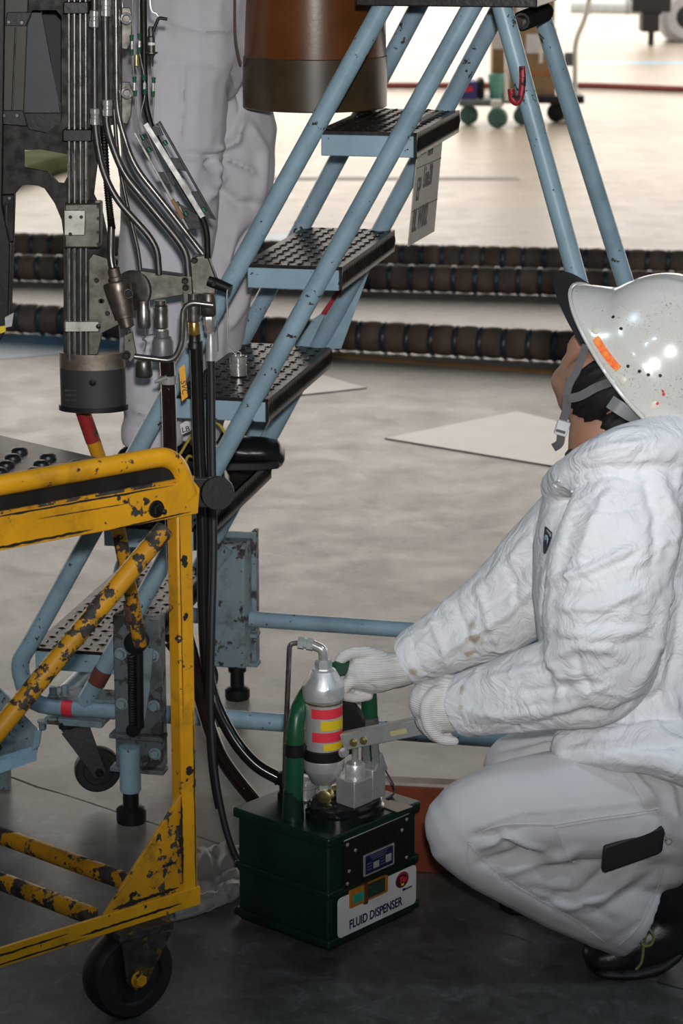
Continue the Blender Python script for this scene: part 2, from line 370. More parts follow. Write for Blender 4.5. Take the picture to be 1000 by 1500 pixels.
# ------------------------------------------------------------------ the hangar
DOORY = 14.0
flo = tag(obj('floor', MB().box((0, 10, -.045), (22, 26, .015)), JOINT), kind='structure')
ja, jb = G(0, 1135), G(900, 1418); jd = (jb-ja).normalized(); jn = Vector((-jd.y, jd.x, 0))
g = .004
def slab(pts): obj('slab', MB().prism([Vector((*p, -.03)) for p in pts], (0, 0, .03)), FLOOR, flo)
L1, L2 = ja - jd*18, ja + jd*18
edge = [ja + jd*(-18 + 36*k/700) for k in range(701)]
wob = lambda p, s: noise.noise(Vector((p.x*9, p.y*9, s)))*.006 + noise.noise(Vector((p.x*40, p.y*40, s)))*.0025
far = [(p+jn*(g*.7+wob(p, 1)+max(0, noise.noise(Vector((p.x*14, p.y*14, 9)))-.25)*.012)).to_2d() for p in edge] + [(20, 35.5), (-20, 35.5)]
near = [(-20, -15), (16, -15)] + [(p-jn*(g*.7-wob(p, 1)+max(0, noise.noise(Vector((p.x*17, p.y*17, 4)))-.3)*.012)).to_2d() for p in reversed(edge)]
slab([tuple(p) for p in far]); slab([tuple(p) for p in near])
pl1 = [G(565, 643), G(757, 604), G(905, 640), G(812, 684)]
pl2 = [G(345, 590), G(536, 569), G(452, 545), G(300, 560)]
for pl_ in (pl1, pl2):
    c = sum(pl_, Vector())/4
    obj('plate_rim', MB().prism([c+(p-c)*1.010 for p in pl_], (0,0,.002)), PLATEE, flo)
    obj('floor_plate', MB().prism(pl_, (0,0,.0035)), PLATE, flo)
def stripe(name, a, b, w, m):
    a, b = Vector(a), Vector(b); d = (b-a).normalized(); n = Vector((-d.y, d.x, 0))*w/2
    obj(name, MB().prism([a-n, b-n, b+n, a+n], (0,0,.0012)), m, flo)
stripe('orange_floor_line', G(380, 512), G(1250, 580), .05, OPAINT)
stripe('blue_line_and_reflection', G(-120, 520), G(260, 488), .42, BPAINT_REFL)  # blue reflection on the floor, painted as a flat strip
stripe('blue_line_and_reflection', G(300, 352), G(560, 345), .30, BPAINT_REFL)
stripe('pale_floor_line', G(850, 92), G(1200, 92), .30, BPAINT_REFL)
stripe('grey_floor_line', G(380, 262), G(760, 262), .16, PLATEE)
tag(obj('ceiling', MB().box((0, -.5, 7.2), (20, 14.6, .1)), ROOFM), kind='structure')
tag(obj('wall_left', MB().box((-15, -.5, 3.55), (.1, 14.5, 3.55)), WALLM), kind='structure')
tag(obj('wall_right', MB().box((15, -.5, 3.55), (.1, 14.5, 3.55)), WALLM), kind='structure')
tag(obj('wall_back', MB().box((0, -15, 3.55), (15, .1, 3.55)), WALLM), kind='structure')
tag(obj('door_1', MB().box((0, DOORY, 5.15), (15, .12, 1.95)), WALLM), kind='structure')

# ------------------------------------------------------------------ blue step ladder
J = G(203, 1190); E1 = Vector((.977, -.213, 0)); E2 = Vector((.213, .977, 0))
def L(s, t, z): return J + E1*s + E2*t + Vector((0, 0, z))
def pls(x, y, t):
    d = ray(x, y); k = ((J + E2*t - cC).dot(E2))/d.dot(E2); P = cC + d*k; return (P-J).dot(E1), P.z
def sA(z): return .441 - (1.443 - z)*.567
def sB(z): return .589 - (1.443 - z)*.5565
TN = .03
def TF(z): return .62 - (z - .3)*.19
lad = thing('step_ladder', L(.35, .3, 0), 'light blue wheeled step ladder with black checkered treads beneath standing person', 'ladder')
RT = .0165
def ltube(name, pts, r=RT, m=BLUE, fr=.05): return obj(name, MB().tube(fillet(pts, fr), r, 14), m, lad)
ZB = .182
ltube('stringer', [L(sA(1.47), TN, 1.47), L(sA(.30), TN, .30), L(sA(.255), TN, .262), L(-.215, TN, ZB), L(.95, TN, ZB)], fr=.07)
sB1 = ltube('stringer', [L(sB(1.47), TN, 1.47), L(sB(ZB+.01), TN, ZB+.01)])
ltube('stringer', [L(sA(1.47), TF(1.47), 1.47), L(sA(.26), TF(.26), .26), L(-.21, TF(.2), ZB), L(.98, .62, ZB)], fr=.07)
ltube('stringer', [L(sB(1.47), TF(1.47), 1.47), L(sB(ZB+.01), TF(.2), ZB+.01)])
ltube('rear_leg', [L(.637, TN, 1.455), L(1.02, TN, ZB)])
ltube('rear_leg', [L(.640, TF(1.45), 1.455), L(1.045, .60, ZB)])
for s in (-.17, .99): ltube('base_bar', [L(s, TN, ZB), L(s, .62, ZB)])
# red band near the foot of the stringer, red tape on the base bar, red inlay and gusset by the fourth tread
b0 = L(sB(.26), TN, .26); b1 = L(sB(.232), TN, .232)
obj('rust_red_band', MB().tube([b0, b1], RT*1.04, 14), RUSTP, sB1)
obj('red_tape', MB().tube([L(-.148, TN, ZB), L(-.128, TN, ZB)], RT*1.05, 14), REDT, lad)
STEPZ = [.293, .534, .774, 1.009, 1.238]
for i, z in enumerate(STEPZ):
    a, b = sA(z)+.012, sB(z)+.020; tn, tf = TN-.002, TF(z)+.004
    st = obj('step', MB().prism([L(a, tn, z-.042), L(b, tn, z-.042), L(b, tf, z-.042), L(a, tf, z-.042)], (0,0,.036)), BLUE, lad, .002)
    tr = MB(); m = 16
    # checkered plate bent down over the right-hand edge
    tr.prism([L(a-.008, tn-.002, z-.006), L(b+.006, tn-.002, z-.006), L(b+.006, tf+.002, z-.006), L(a-.008, tf+.002, z-.006)], (0,0,.006))
    tr.prism([L(b+.001, tn-.002, z-.040), L(b+.006, tn-.002, z-.040), L(b+.006, tf+.002, z-.040), L(b+.001, tf+.002, z-.040)], (0,0,.040))
    tro = obj('tread_plate', tr, TREAD, st)
    lz = MB(); na, nb = 8, 22
    for p in range(na):
        for q in range(nb):
            ss = a + (b-a)*(p+.5)/na; tt = tn + (tf-tn)*(q+.5)/nb; o = .7 if (p+q) % 2 else -.7
            d = E1*math.cos(o+.8) + E2*math.sin(o+.8); n_ = Vector((-d.y, d.x, 0)); c = L(ss, tt, z)
            lz.add([c-d*.0085, c+n_*.0028, c+d*.0085, c-n_*.0028, c+Vector((0,0,.0022))], [(0,1,4),(1,2,4),(2,3,4),(3,0,4)])
    for q in range(nb*2):
        tt = tn + (tf-tn)*(q+.5)/(nb*2); c = L(b+.006, tt, z-.020); u = (E2*.25+Vector((0,0,1))*(1 if q % 2 else .8)).normalized(); n_ = E2
        lz.add([c-u*.017, c+n_*.0036, c+u*.017, c-n_*.0036, c+E1*.003], [(0,1,4),(1,2,4),(2,3,4),(3,0,4)])
    tag(obj('tread_pattern', lz, TREAD, st), kind='stuff')
# top platform
pz = 1.475
obj('platform', MB().prism([L(.40, TN-.02, pz-.03), L(.70, TN-.02, pz-.03), L(.70, TF(1.45)+.02, pz-.03), L(.40, TF(1.45)+.02, pz-.03)], (0,0,.03)), TREAD, lad, .002)
def fpt(x, y, t): s, z = pls(x, y, t); return L(s, t, z)
# hook on the rear leg
hk = [L(*[pls(x, y, .01)[0], .008, pls(x, y, .01)[1]]) for x, y in ((765, 97), (766, 120), (763, 142), (757, 152), (750, 146), (748, 130))]
obj('red_hook', MB().tube(fillet(hk, .02), .0055, 10), REDP, lad)
# wrapped bar between the rear legs
p0, p1 = fpt(757, 34, .06), fpt(803, 15, .40)
mb = MB().tube([p0, p1], .010, 12)
for k in range(11): q = p0.lerp(p1, .15+.07*k); mb.torus(q, p1-p0, .011, .006, 14, 6)
obj('wrapped_bar', mb, DARKST, lad)
# gusset plates between the far stringer and the step below, with the red stripe
def fpt(x, y, t): s, z = pls(x, y, t); return L(s, t, z)
tg = .525
obj('gusset', MB().prism([fpt(x, y, tg) for x, y in ((428, 512), (460, 466), (476, 455), (505, 395), (560, 345), (500, 510))], E2*-.004), BLUE, lad)
obj('red_stripe', MB().prism([fpt(x, y, .497) for x, y in ((470, 459), (512, 398), (508, 412), (478, 461))], E2*-.003), REDP, lad)
obj('gusset', MB().prism([fpt(x, y, .59) for x, y in ((335, 652), (372, 604), (425, 570), (470, 530), (385, 655))], E2*-.004), BLUE, lad)
# hexagon bolts
def hexb(mb, P, n, r=.008, h=.006): mb.lathe(P, n, [(r*1.35, 0), (r*1.35, h*.25), (r*1.3, h*.3)], 16); mb.lathe(Vector(P)+Vector(n).normalized()*h*.3, n, [(r, 0), (r, h*.85), (r*.85, h)], 6)
# near jack
def jack(t0, sgn, main, s0, zt, zb, zfoot):
    jk = obj('jack_plate', MB().box(L(s0, t0, (zt+zb)/2), (.044, .006, (zt-zb)/2), E1, E2), main, lad, .002)
    obj('jack_plate', MB().box(L(s0+.036, t0+.02*sgn, (zt+zb)/2), (.004, .018, (zt-zb)/2), E1, E2), main, jk, .001)
    obj('jack_plate', MB().box(L(s0-.040, t0+.02*sgn, (zt+zb)/2), (.004, .018, (zt-zb)/2), E1, E2), main, jk, .001)
    for z in (zb+.005, zb+.068): obj('bracket_lip', MB().box(L(s0, t0-.008*sgn, z), (.050, .016, .004), E1, E2), main, jk, .001)
    for s in (-.030, .030):
        for z in (zb+.035, zb+.125, zt-.07): m_ = MB(); hexb(m_, L(s0+s, t0-.006*sgn, z), E2*-sgn, .0085, .008); obj('bolt', m_, BLUED, jk)
    return jk
sj, zt = pls(210, 905, -.03); _, zb = pls(210, 1130, -.03)
jk = jack(-.022, 1, GRIME, .012, zt, zb, 0)
pj = lambda z: L(.0, -.045, z)
obj('jack_tube', MB().lathe(pj(.058), (0,0,1), [(.0175, 0), (.019, .003), (.019, .085)], 20), BLUE, jk)
obj('jack_foot', MB().lathe(pj(.0), (0,0,1), [(.026, 0), (.027, .004), (.027, .024), (.022, .028), (.0145, .030), (.0145, .062)], 20), BLACKM, jk)
sp = [fpt(*q, -.06) for q in ((192, 960), (193, 1010), (194, 1060))]
mb = MB(); path = []
for k in range(26*10+1):
    u = k/(260); c = sp[0].lerp(sp[2], u); a = 2*math.pi*26*u; path.append(c + E1*math.cos(a)*.006 + E2*math.sin(a)*.006)
obj('spring', MB().tube(path, .0014, 6), BLACKM, jk)
obj('spring_rod', MB().tube([fpt(203, 955, -.05), fpt(204, 1065, -.05)], .009, 10), BLACKM, jk)
obj('lever_eye', MB().lathe(fpt(200, 940, -.05), -E2, [(.006, -.012), (.020, -.012), (.021, .0), (.020, .012), (.012, .014), (.006, .014)], 20), BLACKM, jk)
obj('lower_eye', MB().lathe(fpt(196, 1068, -.05), -E2, [(.004, -.01), (.012, -.01), (.012, .01), (.004, .01)], 16), BLACKM, jk)
obj('link_plate', MB().prism([fpt(x, y, -.045) for x, y in ((205, 940), (225, 950), (220, 1010), (213, 1055), (203, 1055))], E2*-.005), BLUED, jk)
# lever: yellow tube rising from the near jack
lv = [at(205, 945, 4.13), at(190, 860, 4.11), at(160, 720, 4.09), at(120, 598, 4.06)]
lev = obj('jack_lever', MB().tube([Vector(p) for p in crs(lv, 5)], .0125, 12), YELW, lad)
obj('red_band', MB().tube([at(136, 646, 4.071), at(121, 602, 4.061)], .0128, 12), chipped('red_black_band', (.30,.02,.02), (.05,.03,.01), .56, 45), lev)
obj('red_band', MB().tube([at(194, 906, 4.122), at(191, 885, 4.117)], .0131, 12), RUSTP, lev)
# far jack
sf, zt2 = pls(345, 778, .66); _, zb2 = pls(345, 970, .66)
jf = jack(.655, 1, BLUED, sf, zt2, zb2, 0)
obj('jack_housing', MB().box(L(sf, .62, (zt2+zb2)/2), (.036, .03, (zt2-zb2)/2-.01), E1, E2), BLUED, jf, .004)
cft = L(sf, .66, 0)
obj('jack_foot', MB().lathe(cft, (0,0,1), [(.024, 0), (.026, .004), (.026, .022), (.021, .026), (.0145, .028), (.0145, .058), (.019, .06), (.019, .1)], 20), BLACKM, jf)
obj('jack_arm', MB().tube([fpt(300, 845, .6), fpt(335, 800, .6)], .018, 12), BLUED, jf)
# ladder casters
def caster(parent, top, z_w, r, wdt, axis, lean, forkm, wheelm, bolt=None):
    ax = Vector(axis).normalized(); c = Vector(top) + Vector(lean); c.z = z_w
    fk = MB(); hd = Vector((-ax.y, ax.x, 0)).normalized()
    for sg in (-1, 1):
        o = ax*sg*(wdt/2+.005); tp = Vector(top)+o; cc = c+o
        dn = (cc-tp).normalized(); sd = dn.cross(ax).normalized()
        fk.prism([tp+sd*r*.62, tp-sd*r*.62, cc-sd*r*.27+dn*.004, cc+dn*r*.30, cc+sd*r*.27+dn*.004], ax*sg*.004)
    fk.box(Vector(top)+Vector((0,0,.004)), (r*.66, wdt/2+.010, .006), hd, ax)
    fo = obj('caster_fork', fk, forkm, parent, .0008)
    wh = obj('caster_wheel', MB().lathe(c, ax, [(.008, -wdt*.40), (r*.62, -wdt*.40), (r*.66, -wdt*.5), (r*.90, -wdt*.5), (r*.98, -wdt*.36), (r, -wdt*.12), (r, wdt*.12), (r*.98, wdt*.36), (r*.90, wdt*.5), (r*.66, wdt*.5), (r*.62, wdt*.40), (.008, wdt*.40)], 40), wheelm, fo)
    m_ = MB(); m_.lathe(c-ax*(wdt/2+.012), ax, [(.005, 0), (.005, wdt+.024)], 10); hexb(m_, c+ax*(wdt/2+.010), ax, r*.14, .008); hexb(m_, c-ax*(wdt/2+.010), -ax, r*.14, .008)
    obj('axle_bolt', m_, bolt or forkm, fo); return fo
w0 = L(-.10, TN+.01, 0)
caster(lad, L(-.135, TN+.012, ZB-.035), .062, .043, .026, (.25, -.97, 0), E1*.045, BLACKM, RUBBER, DARKST)
obj('caster_plate', MB().box(L(-.125, TN+.012, ZB-.024), (.055, .03, .006), E1, E2), BLUED, lad, .001)
obj('caster_plate', MB().box(L(-.10, TN+.02, ZB+.019), (.075, .03, .003), E1, E2), BLUED, lad, .001)
caster(lad, L(-.10, .60, ZB-.035), .062, .043, .026, (.1, -.99, 0), E1*.045, BLACKM, RUBBER, DARKST)
for t in (TN+.012, .60): caster(lad, L(.99, t, ZB-.02), .062, .043, .026, (.1, -.99, 0), E1*.03, BLACKM, RUBBER, DARKST)
m_ = MB()
for x, y in ((62, 1055), (78, 1020), (95, 1018)): hexb(m_, fpt(x, y, .02), (0, 0, -1 if y > 1040 else 1), .007, .014)
obj('caster_nut', m_, BLUED, lad)
# notice board hanging from the second tread
def spl(x, y, s):
    d = ray(x, y); O = J + E1*s; k = ((O-cC).dot(E1))/d.dot(E1); return cC + d*k
zt_ = 1.232
bq = [spl(617, 172, .475), spl(652, 160, .475), spl(636, 339, .475), spl(598, 361, .475)]
bn = (bq[1]-bq[0]).cross(bq[3]-bq[0]).normalized()
if bn.dot(cC-bq[0]) < 0: bn = -bn
brd = obj('notice_board', MB().prism(bq, -bn*.002), SIGN, lad)
def bpt(u, v): return bq[0].lerp(bq[1], u).lerp(bq[3].lerp(bq[2], u), v) + bn*.0004
m_ = MB()
for v in (.40, .735): m_.prism([bpt(0, v-.004), bpt(1, v-.004), bpt(1, v+.004), bpt(0, v+.004)], bn*.0003)
obj('ruled_line', m_, INK, brd)
m_ = MB()
for u in (.2, .8): m_.lathe(bpt(u, .06), bn, [(.0055, 0), (.0055, .003), (.003, .004)], 12)
obj('rivet', m_, BLACKM, brd)
ur = (bq[1]-bq[0]).normalized(); uu = (bq[0]-bq[3]).normalized()
for s_, u, v, sz, sq in (('1/L', .10, .30, .075, .55), ('AS-5', .42, .335, .040, .6), ('EP', .10, .66, .060, .6), ('Line20', .33, .58, .058, .55), ('BL W002', .06, .90, .060, .62)):
    text('lettering', s_, sz, INK, brd, bpt(u, v), ur, uu, squash=sq)

# ------------------------------------------------------------------ yellow work stand
D1 = Vector((-.774, -.633, 0)); D2 = Vector((-.76, .65, 0)).normalized(); N1 = Vector((.633, -.774, 0))
Q = G(272, 1306, .17); Q.z = 0
def S(a, b, z, n=0): return Q + D1*a + D2*b + N1*n + Vector((0, 0, z))
ys = thing('work_stand', S(.15, .2, 0), 'chipped yellow wheeled work stand with black studded deck in the left foreground', 'work stand')
ZD = .815
obj('post', MB().box(S(0, 0, .47), (.0135, .0135, .315), D1, N1), YEL, ys, .003)
obj('post', MB().box(S(0, .62, .47), (.0135, .0135, .315), D1, N1), YELW, ys, .003)
beam = obj('top_beam', MB().prism([S(-.022, 0, ZD-.045-.012, .016), S(-.026, 0, ZD-.02, .016), S(-.014, 0, ZD-.006, .016), S(.75, 0, ZD-.002, .016), S(.75, 0, ZD-.052, .016)], N1*-.005), YEL, ys, .001)
obj('top_beam', MB().box(S(.36, .004, ZD-.004), (.38, .018, .003), D1, N1), YELW, ys, .001)
m_ = MB(); hexb(m_, S(.052, 0, ZD-.038, .016), N1, .0095, .008); m_.lathe(S(.052, 0, ZD-.038, .016), N1, [(.004, 0), (.004, .022), (.002, .024)], 10); obj('bolt', m_, DARKST, beam)
ez = ZD+.034
obj('toe_rail', MB().tube(fillet([S(.80, 0, ez, .006), S(.012, 0, ez, .006), S(-.012, 0, ZD-.03, .006)], .045, 8), .0145, 14), YEL, ys)
obj('deck', MB().prism([S(.02, .0, ZD, .0), S(.75, .0, ZD), S(.75, .62, ZD), S(.0, .62, ZD)], (0,0,.006)), plain('black_deck_plate', (.026,.019,.017), .34, 0, .5, 14, bmp=.2, bscale=80, spec=.3), ys)
dk = bpy.data.objects['deck']; st0 = None
for p in range(9):
    for q in range(9):
        b_ = .07 + q*.062 + (.031 if p % 2 else 0); a_ = .065 + p*.036
        if a_ > .70: continue
        c = S(a_, b_, ZD+.006)
        if st0 is None:
            st0 = obj('deck_stud', MB().lathe(c, (0,0,1), [(.0125, 0), (.0115, .004), (.006, .0065)], 14), BLACKM, dk); c0 = c
        else: inst('deck_stud', st0, dk, c-c0)
sk = obj('deck_edge', MB().box(S(.36, .0, ZD+.008, .004), (.37, .006, .012), D1, N1), TREAD, ys, .001)
obj('diagonal_brace', MB().tube([S(.026, 0, ZD-.075), S(.48, 0, .36)], .0145, 14), YELW, ys)
br_end = S(.026, 0, ZD-.07)
obj('dark_flange', MB().lathe(at(318, 722, 3.47), (.25, -.95, .1), [(.024, -.006), (.025, -.003), (.025, .003), (.024, .006)], 24), BLACKM, ys)
obj('flange_arm', MB().bar(S(-.01, .03, ZD-.03), at(318, 722, 3.475), .008, .045), BLACKM, ys, .002)
# base rail, gusset, rungs
rail = MB().prism([S(-.016, 0, .150, .016), S(.80, 0, .150, .016), S(.80, 0, .180, .016), S(-.016, 0, .180, .016)], N1*-.005)
rail.box(S(.39, 0, .1525, -.002), (.40, .018, .0025), D1, N1)
obj('base_rail', rail, YEL, ys, .001)
obj('base_rail', MB().box(S(.40, .62, .165), (.40, .014, .014), D1, N1), YELW, ys, .002)
obj('gusset_plate', MB().prism([S(.010, 0, .335, .010), S(.010, 0, .178, .010), S(.155, 0, .178, .010)], N1*-.005), YELW, ys, .001)
for a in (.035, .160): obj('rung', MB().tube([S(a, .012, .172), S(a, .62, .172)], .0140, 14), YELW, ys)
def ragged(name, p0, p1, w, nrm, m, par, seed, n=34):
    p0, p1 = Vector(p0), Vector(p1); d = (p1-p0).normalized(); nrm = Vector(nrm).normalized(); sd = nrm.cross(d).normalized(); up, dn_ = [], []
    for i in range(n+1):
        u = i/n; p = p0.lerp(p1, u); e = min(1, 6*u+.1, 6*(1-u)+.1)
        up.append(p + sd*w*e*(.35+.9*abs(noise.noise(Vector((u*13, seed, 0)))))); dn_.append(p - sd*w*e*(.35+.9*abs(noise.noise(Vector((u*11, seed, 7))))))
    return obj(name, MB().prism(up + dn_[::-1], nrm*.0004), m, par)
GR = plain('worn_black_patch', (.014,.012,.010), .6, 0, .4, 40)
for k, (q0, q1, w, n_) in enumerate((
    (S(.02, 0, .162, .0162), S(.20, 0, .160, .0162), .0035, N1), (S(.22, 0, .170, .0162), S(.45, 0, .168, .0162), .0025, N1), (S(.19, 0, .155, .0162), S(.60, 0, .1555, .0162), .0022, N1),
    (S(.015, 0, .19, .0135), S(.015, 0, .33, .0135), .0035, N1), (S(.02, 0, .186, .0105), S(.14, 0, .183, .0105), .0045, N1), (S(-.009, 0, .17, .0139), S(-.009, 0, .46, .0139), .0016, N1), (S(.009, 0, .45, .0139), S(.010, 0, .76, .0139), .0011, N1),
    (S(-.010, 0, ZD-.052, .0163), S(.14, 0, ZD-.056, .0163), .0022, N1), (S(.16, 0, ZD-.05, .0163), S(.34, 0, ZD-.05, .0163), .0030, N1), (S(.02, 0, ZD-.008, .0163), S(.34, 0, ZD-.006, .0163), .0024, N1), (S(.10, 0, ZD-.022, .0163), S(.25, 0, ZD-.020, .0163), .0013, N1),
    (S(.03, 0, .228, .0105), S(.05, 0, .226, .0105), .0045, N1), (S(.095, 0, .197, .0105), S(.11, 0, .196, .0105), .006, N1), (S(.0, 0, .36, .0139), S(.0, 0, .375, .0139), .011, N1), (S(.0, 0, .68, .0139), S(.004, 0, .70, .0139), .009, N1), (S(.004, 0, .60, .0139), S(.0, 0, .612, .0139), .006, N1))):
    ragged('worn_patch', q0, q1, w, n_, GR, ys, k*1.7, 34 if (Vector(q1)-Vector(q0)).length > .05 else 12)
caster(ys, S(.095, -.004, .140), .069, .069, .046, (.56, -.83, 0), Vector((-.014, 0, 0)), chipped('grimy_fork_yellow', (.16,.085,.010), (.016,.013,.010), .50, 40, .45, dirt_amt=1.0), RUBBER, YEL)
for (a, b) in ((.7, .02), (.098, .60), (.7, .60)): caster(ys, S(a, b, .138), .066, .066, .044, (.42, -.91, 0), Vector((0,0,0)), BLACKM, RUBBER, YEL)

# ------------------------------------------------------------------ blue-grey chute at the left edge
ch = thing('metal_chute', G(-30, 1130), 'dented pale blue sheet metal chute at the left edge behind the yellow brace', 'chute')
cy = 4.30
pr = [(-60, 955), (0, 1008), (26, 1036), (60, 1072), (53, 1112), (0, 1131), (-60, 1152)]
obj('side_plate', MB().prism([at(x, y, cy) for x, y in pr], (-.01, .004, 0)), BLUED, ch, .001)
obj('bottom_lip', MB().prism([at(-60, 1130, cy-.004), at(53, 1096, cy-.004), at(54, 1114, cy-.03), at(-60, 1154, cy-.03)], (0, .004, .004)), BLUE, ch)
obj('top_flange', MB().prism([at(-60, 950, cy-.01), at(24, 1034, cy-.01), at(24, 1040, cy+.03), at(-60, 956, cy+.03)], (0, 0, .004)), BLUE, ch)
obj('end_cap', MB().prism([at(50, 1072, cy-.012), at(61, 1068, cy-.012), at(57, 1095, cy-.012), at(47, 1100, cy-.012)], (0, .02, 0)), BLUE, ch, .002)
obj('support_leg', MB().box(Vector((at(-30, 1100, cy).x, cy+.03, .07)), (.05, .02, .07)), BLUED, ch, .002)

# ------------------------------------------------------------------ fluid dispenser
N0 = G(481, 1395); RV = Vector((.142, .160, 0)).normalized(); LV = Vector((-.16, .142, 0)).normalized(); NF = Vector((.16, -.142, 0)).normalized(); NL = Vector((-.142, -.16, 0)).normalized()
BWR, BWL, BH = .213, .197, .192
def B(u, v, z, n=0): return N0 + RV*u + LV*v + NF*n + Vector((0, 0, z))
fd = thing('fluid_dispenser', B(BWR/2, BWL/2, 0), 'dark green fluid dispenser box with silver filter and hand pump on the floor', 'fluid dispenser')
body = obj('tank', MB().box(B(BWR/2, BWL/2, BH/2), (BWR/2, BWL/2, BH/2), RV, LV), GREEN, fd, .004)
for z, h, e in ((BH-.006, .008, .006), (BH*.50, .006, .005), (.014, .007, .006)):
    obj('rim_band', MB().box(B(BWR/2, BWL/2, z), (BWR/2+e, BWL/2+e, h), RV, LV), GREEN, body, .003)
obj('base_skirt', MB().box(B(BWR/2, BWL/2, .004), (BWR/2-.004, BWL/2-.004, .0045), RV, LV), GREEN, body)
def rrect(u0, u1, z0, z1, r, n, k=5):
    out = []
    for cx, cz, a0 in ((u1-r, z1-r, 0), (u0+r, z1-r, 90), (u0+r, z0+r, 180), (u1-r, z0+r, 270)):
        for i in range(k+1): a = math.radians(a0+90*i/k); out.append(B(cx+r*math.cos(a), 0, cz+r*math.sin(a), n))
    return out
wp = obj('white_label_panel', MB().prism(rrect(.014, .206, .020, .088, .008, .0065), NF*.0015), WHITEP, fd)
pc = lambda u, z, n=.0084: B(u, 0, z, n)
text('lettering', 'FLUID DISPENSER', .0215, NAVY, wp, pc(.040, .0285), RV, (0,0,1), squash=.78)
def oval(u, z, a, b, n, k=24): return [B(u+a*math.cos(2*math.pi*i/k), 0, z+b*math.sin(2*math.pi*i/k), n) for i in range(k)]
obj('emblem', MB().prism(oval(.170, .072, .0165, .0135, .008), NF*.0006), plain('emblem_red', (.40,.02,.04), .5), wp)
obj('emblem', MB().prism(oval(.169, .0705, .0145, .0112, .0086), NF*.0004), plain('emblem_dark', (.05,.02,.02), .5), wp)
text('emblem_lettering', 'Tm', .014, REDT, wp, pc(.161, .068, .0094), RV, (0,0,1), shear=.3)
text('emblem_lettering', '1st', .006, YELT, wp, pc(.166, .0625, .0094), RV, (0,0,1), shear=.2)
obj('emblem_dash', MB().box(B(.184, 0, .053, .0084), (.011, .0004, .0009), RV, NF), NAVY, wp); obj('emblem_dash', MB().box(B(.1745, 0, .0535, .0084), (.003, .0004, .002), RV, NF), NAVY, wp)
lvf = obj('level_gauge', MB().prism(rrect(.040, .132, .0640, .0935, .003, .0065), NF*.004), plain('amber_gauge', (.45,.18,.02), .25), fd)
obj('gauge_window', MB().prism(rrect(.047, .073, .070, .085, .001, .0107), NF*.0006), plain('gauge_teal', (.03,.32,.22), .2), lvf)
obj('gauge_window', MB().prism(rrect(.082, .124, .068, .0925, .001, .0107), NF*.0006), plain('gauge_dark', (.03,.05,.04), .2), lvf)
text('gauge_lettering', 'OIL', .0065, GCLIP, lvf, pc(.085, .0845, .0114), RV, (0,0,1)); text('gauge_lettering', 'LEVEL', .0085, GCLIP, lvf, pc(.085, .0735, .0114), RV, (0,0,1))
obj('gauge_clip', MB().box(B(.077, 0, .078, .009), (.0035, .004, .017), RV, NF), plain('gauge_clip_brown', (.12,.04,.01), .3), lvf)
bp = obj('black_plate', MB().prism(rrect(.030, .188, .099, .180, .002, .0052), NF*.002), plain('black_plate', (.011,.012,.011), .35), fd)
obj('plate_edge_wire', MB().tube([B(.030, 0, .181, .0065), B(.188, 0, .181, .0065)], .0010, 6), CHROME, bp)
m_ = MB()
for u, z in ((.037, .173), (.182, .173), (.037, .107), (.182, .107), (.056, .158), (.170, .158), (.041, .127)): m_.lathe(pc(u, z, .007), NF, [(.0032, 0), (.0030, .0012), (.0016, .002)], 12)
obj('screw', m_, CHROME, bp)
text('plate_lettering', 'HYD. OIL', .024, plain('dark_lettering', (.004,.004,.004), .6), bp, pc(.060, .148, .0072), RV, (0,0,1))
np_ = obj('name_plate', MB().prism(rrect(.075, .150, .106, .143, .002, .0072), NF*.0012), ZINC, bp)
obj('name_plate_face', MB().prism(rrect(.079, .146, .109, .140, .001, .0084), NF*.0004), plain('blue_plate', (.010,.016,.075), .4), np_)
for u0, u1, z0, z1 in ((.098, .112, .114, .125), (.128, .142, .115, .128)): obj('name_plate_field', MB().prism(rrect(u0, u1, z0, z1, .001, .0088), NF*.0003), plain('field_grey', (.35,.35,.33), .5), np_)
m_ = MB()
for u, z in ((.078, .109), (.147, .109), (.078, .140), (.147, .140)): m_.lathe(pc(u, z, .0082), NF, [(.002, 0), (.0018, .001)], 8)
obj('rivet', m_, CHROME, np_)
m_ = MB()
for k in range(3): m_.box(B(.112, 0, .1375-.0035*k, .0089), (.022-.003*k, .0002, .0005), RV, NF)
for k in range(3): m_.box(B(.088, 0, .126-.005*k, .0089), (.006, .0002, .0005), RV, NF); m_.box(B(.120, 0, .126-.005*k, .0089), (.005, .0002, .0005), RV, NF)
obj('fine_print', m_, plain('print_grey', (.16,.17,.22), .5), np_)
# black oval pump base on top
oc = G(505, 1188, BH+.004); osd = RV
def ovl(c, a, b, z, k=36): return [c + RV*a*math.cos(2*math.pi*i/k) + LV*b*math.sin(2*math.pi*i/k) + Vector((0,0,z-c.z)) for i in range(k)]
ba = MB(); rings = [ovl(oc, .070, .058, BH), ovl(oc, .070, .058, BH+.012), ovl(oc, .066, .054, BH+.015), ovl(oc, .066, .054, BH+.022), ovl(oc, .061, .050, BH+.025)]
k = 36; vs = [p for r in rings for p in r]; ba.add(vs, [(i*k+j, i*k+(j+1)%k, (i+1)*k+(j+1)%k, (i+1)*k+j) for i in range(4) for j in range(k)] + [tuple(4*k+j for j in range(k))])
base = obj('pump_base', ba, plain('gloss_black', (.008,.010,.010), .18), fd)
TB = BH+.025; FY = oc.y
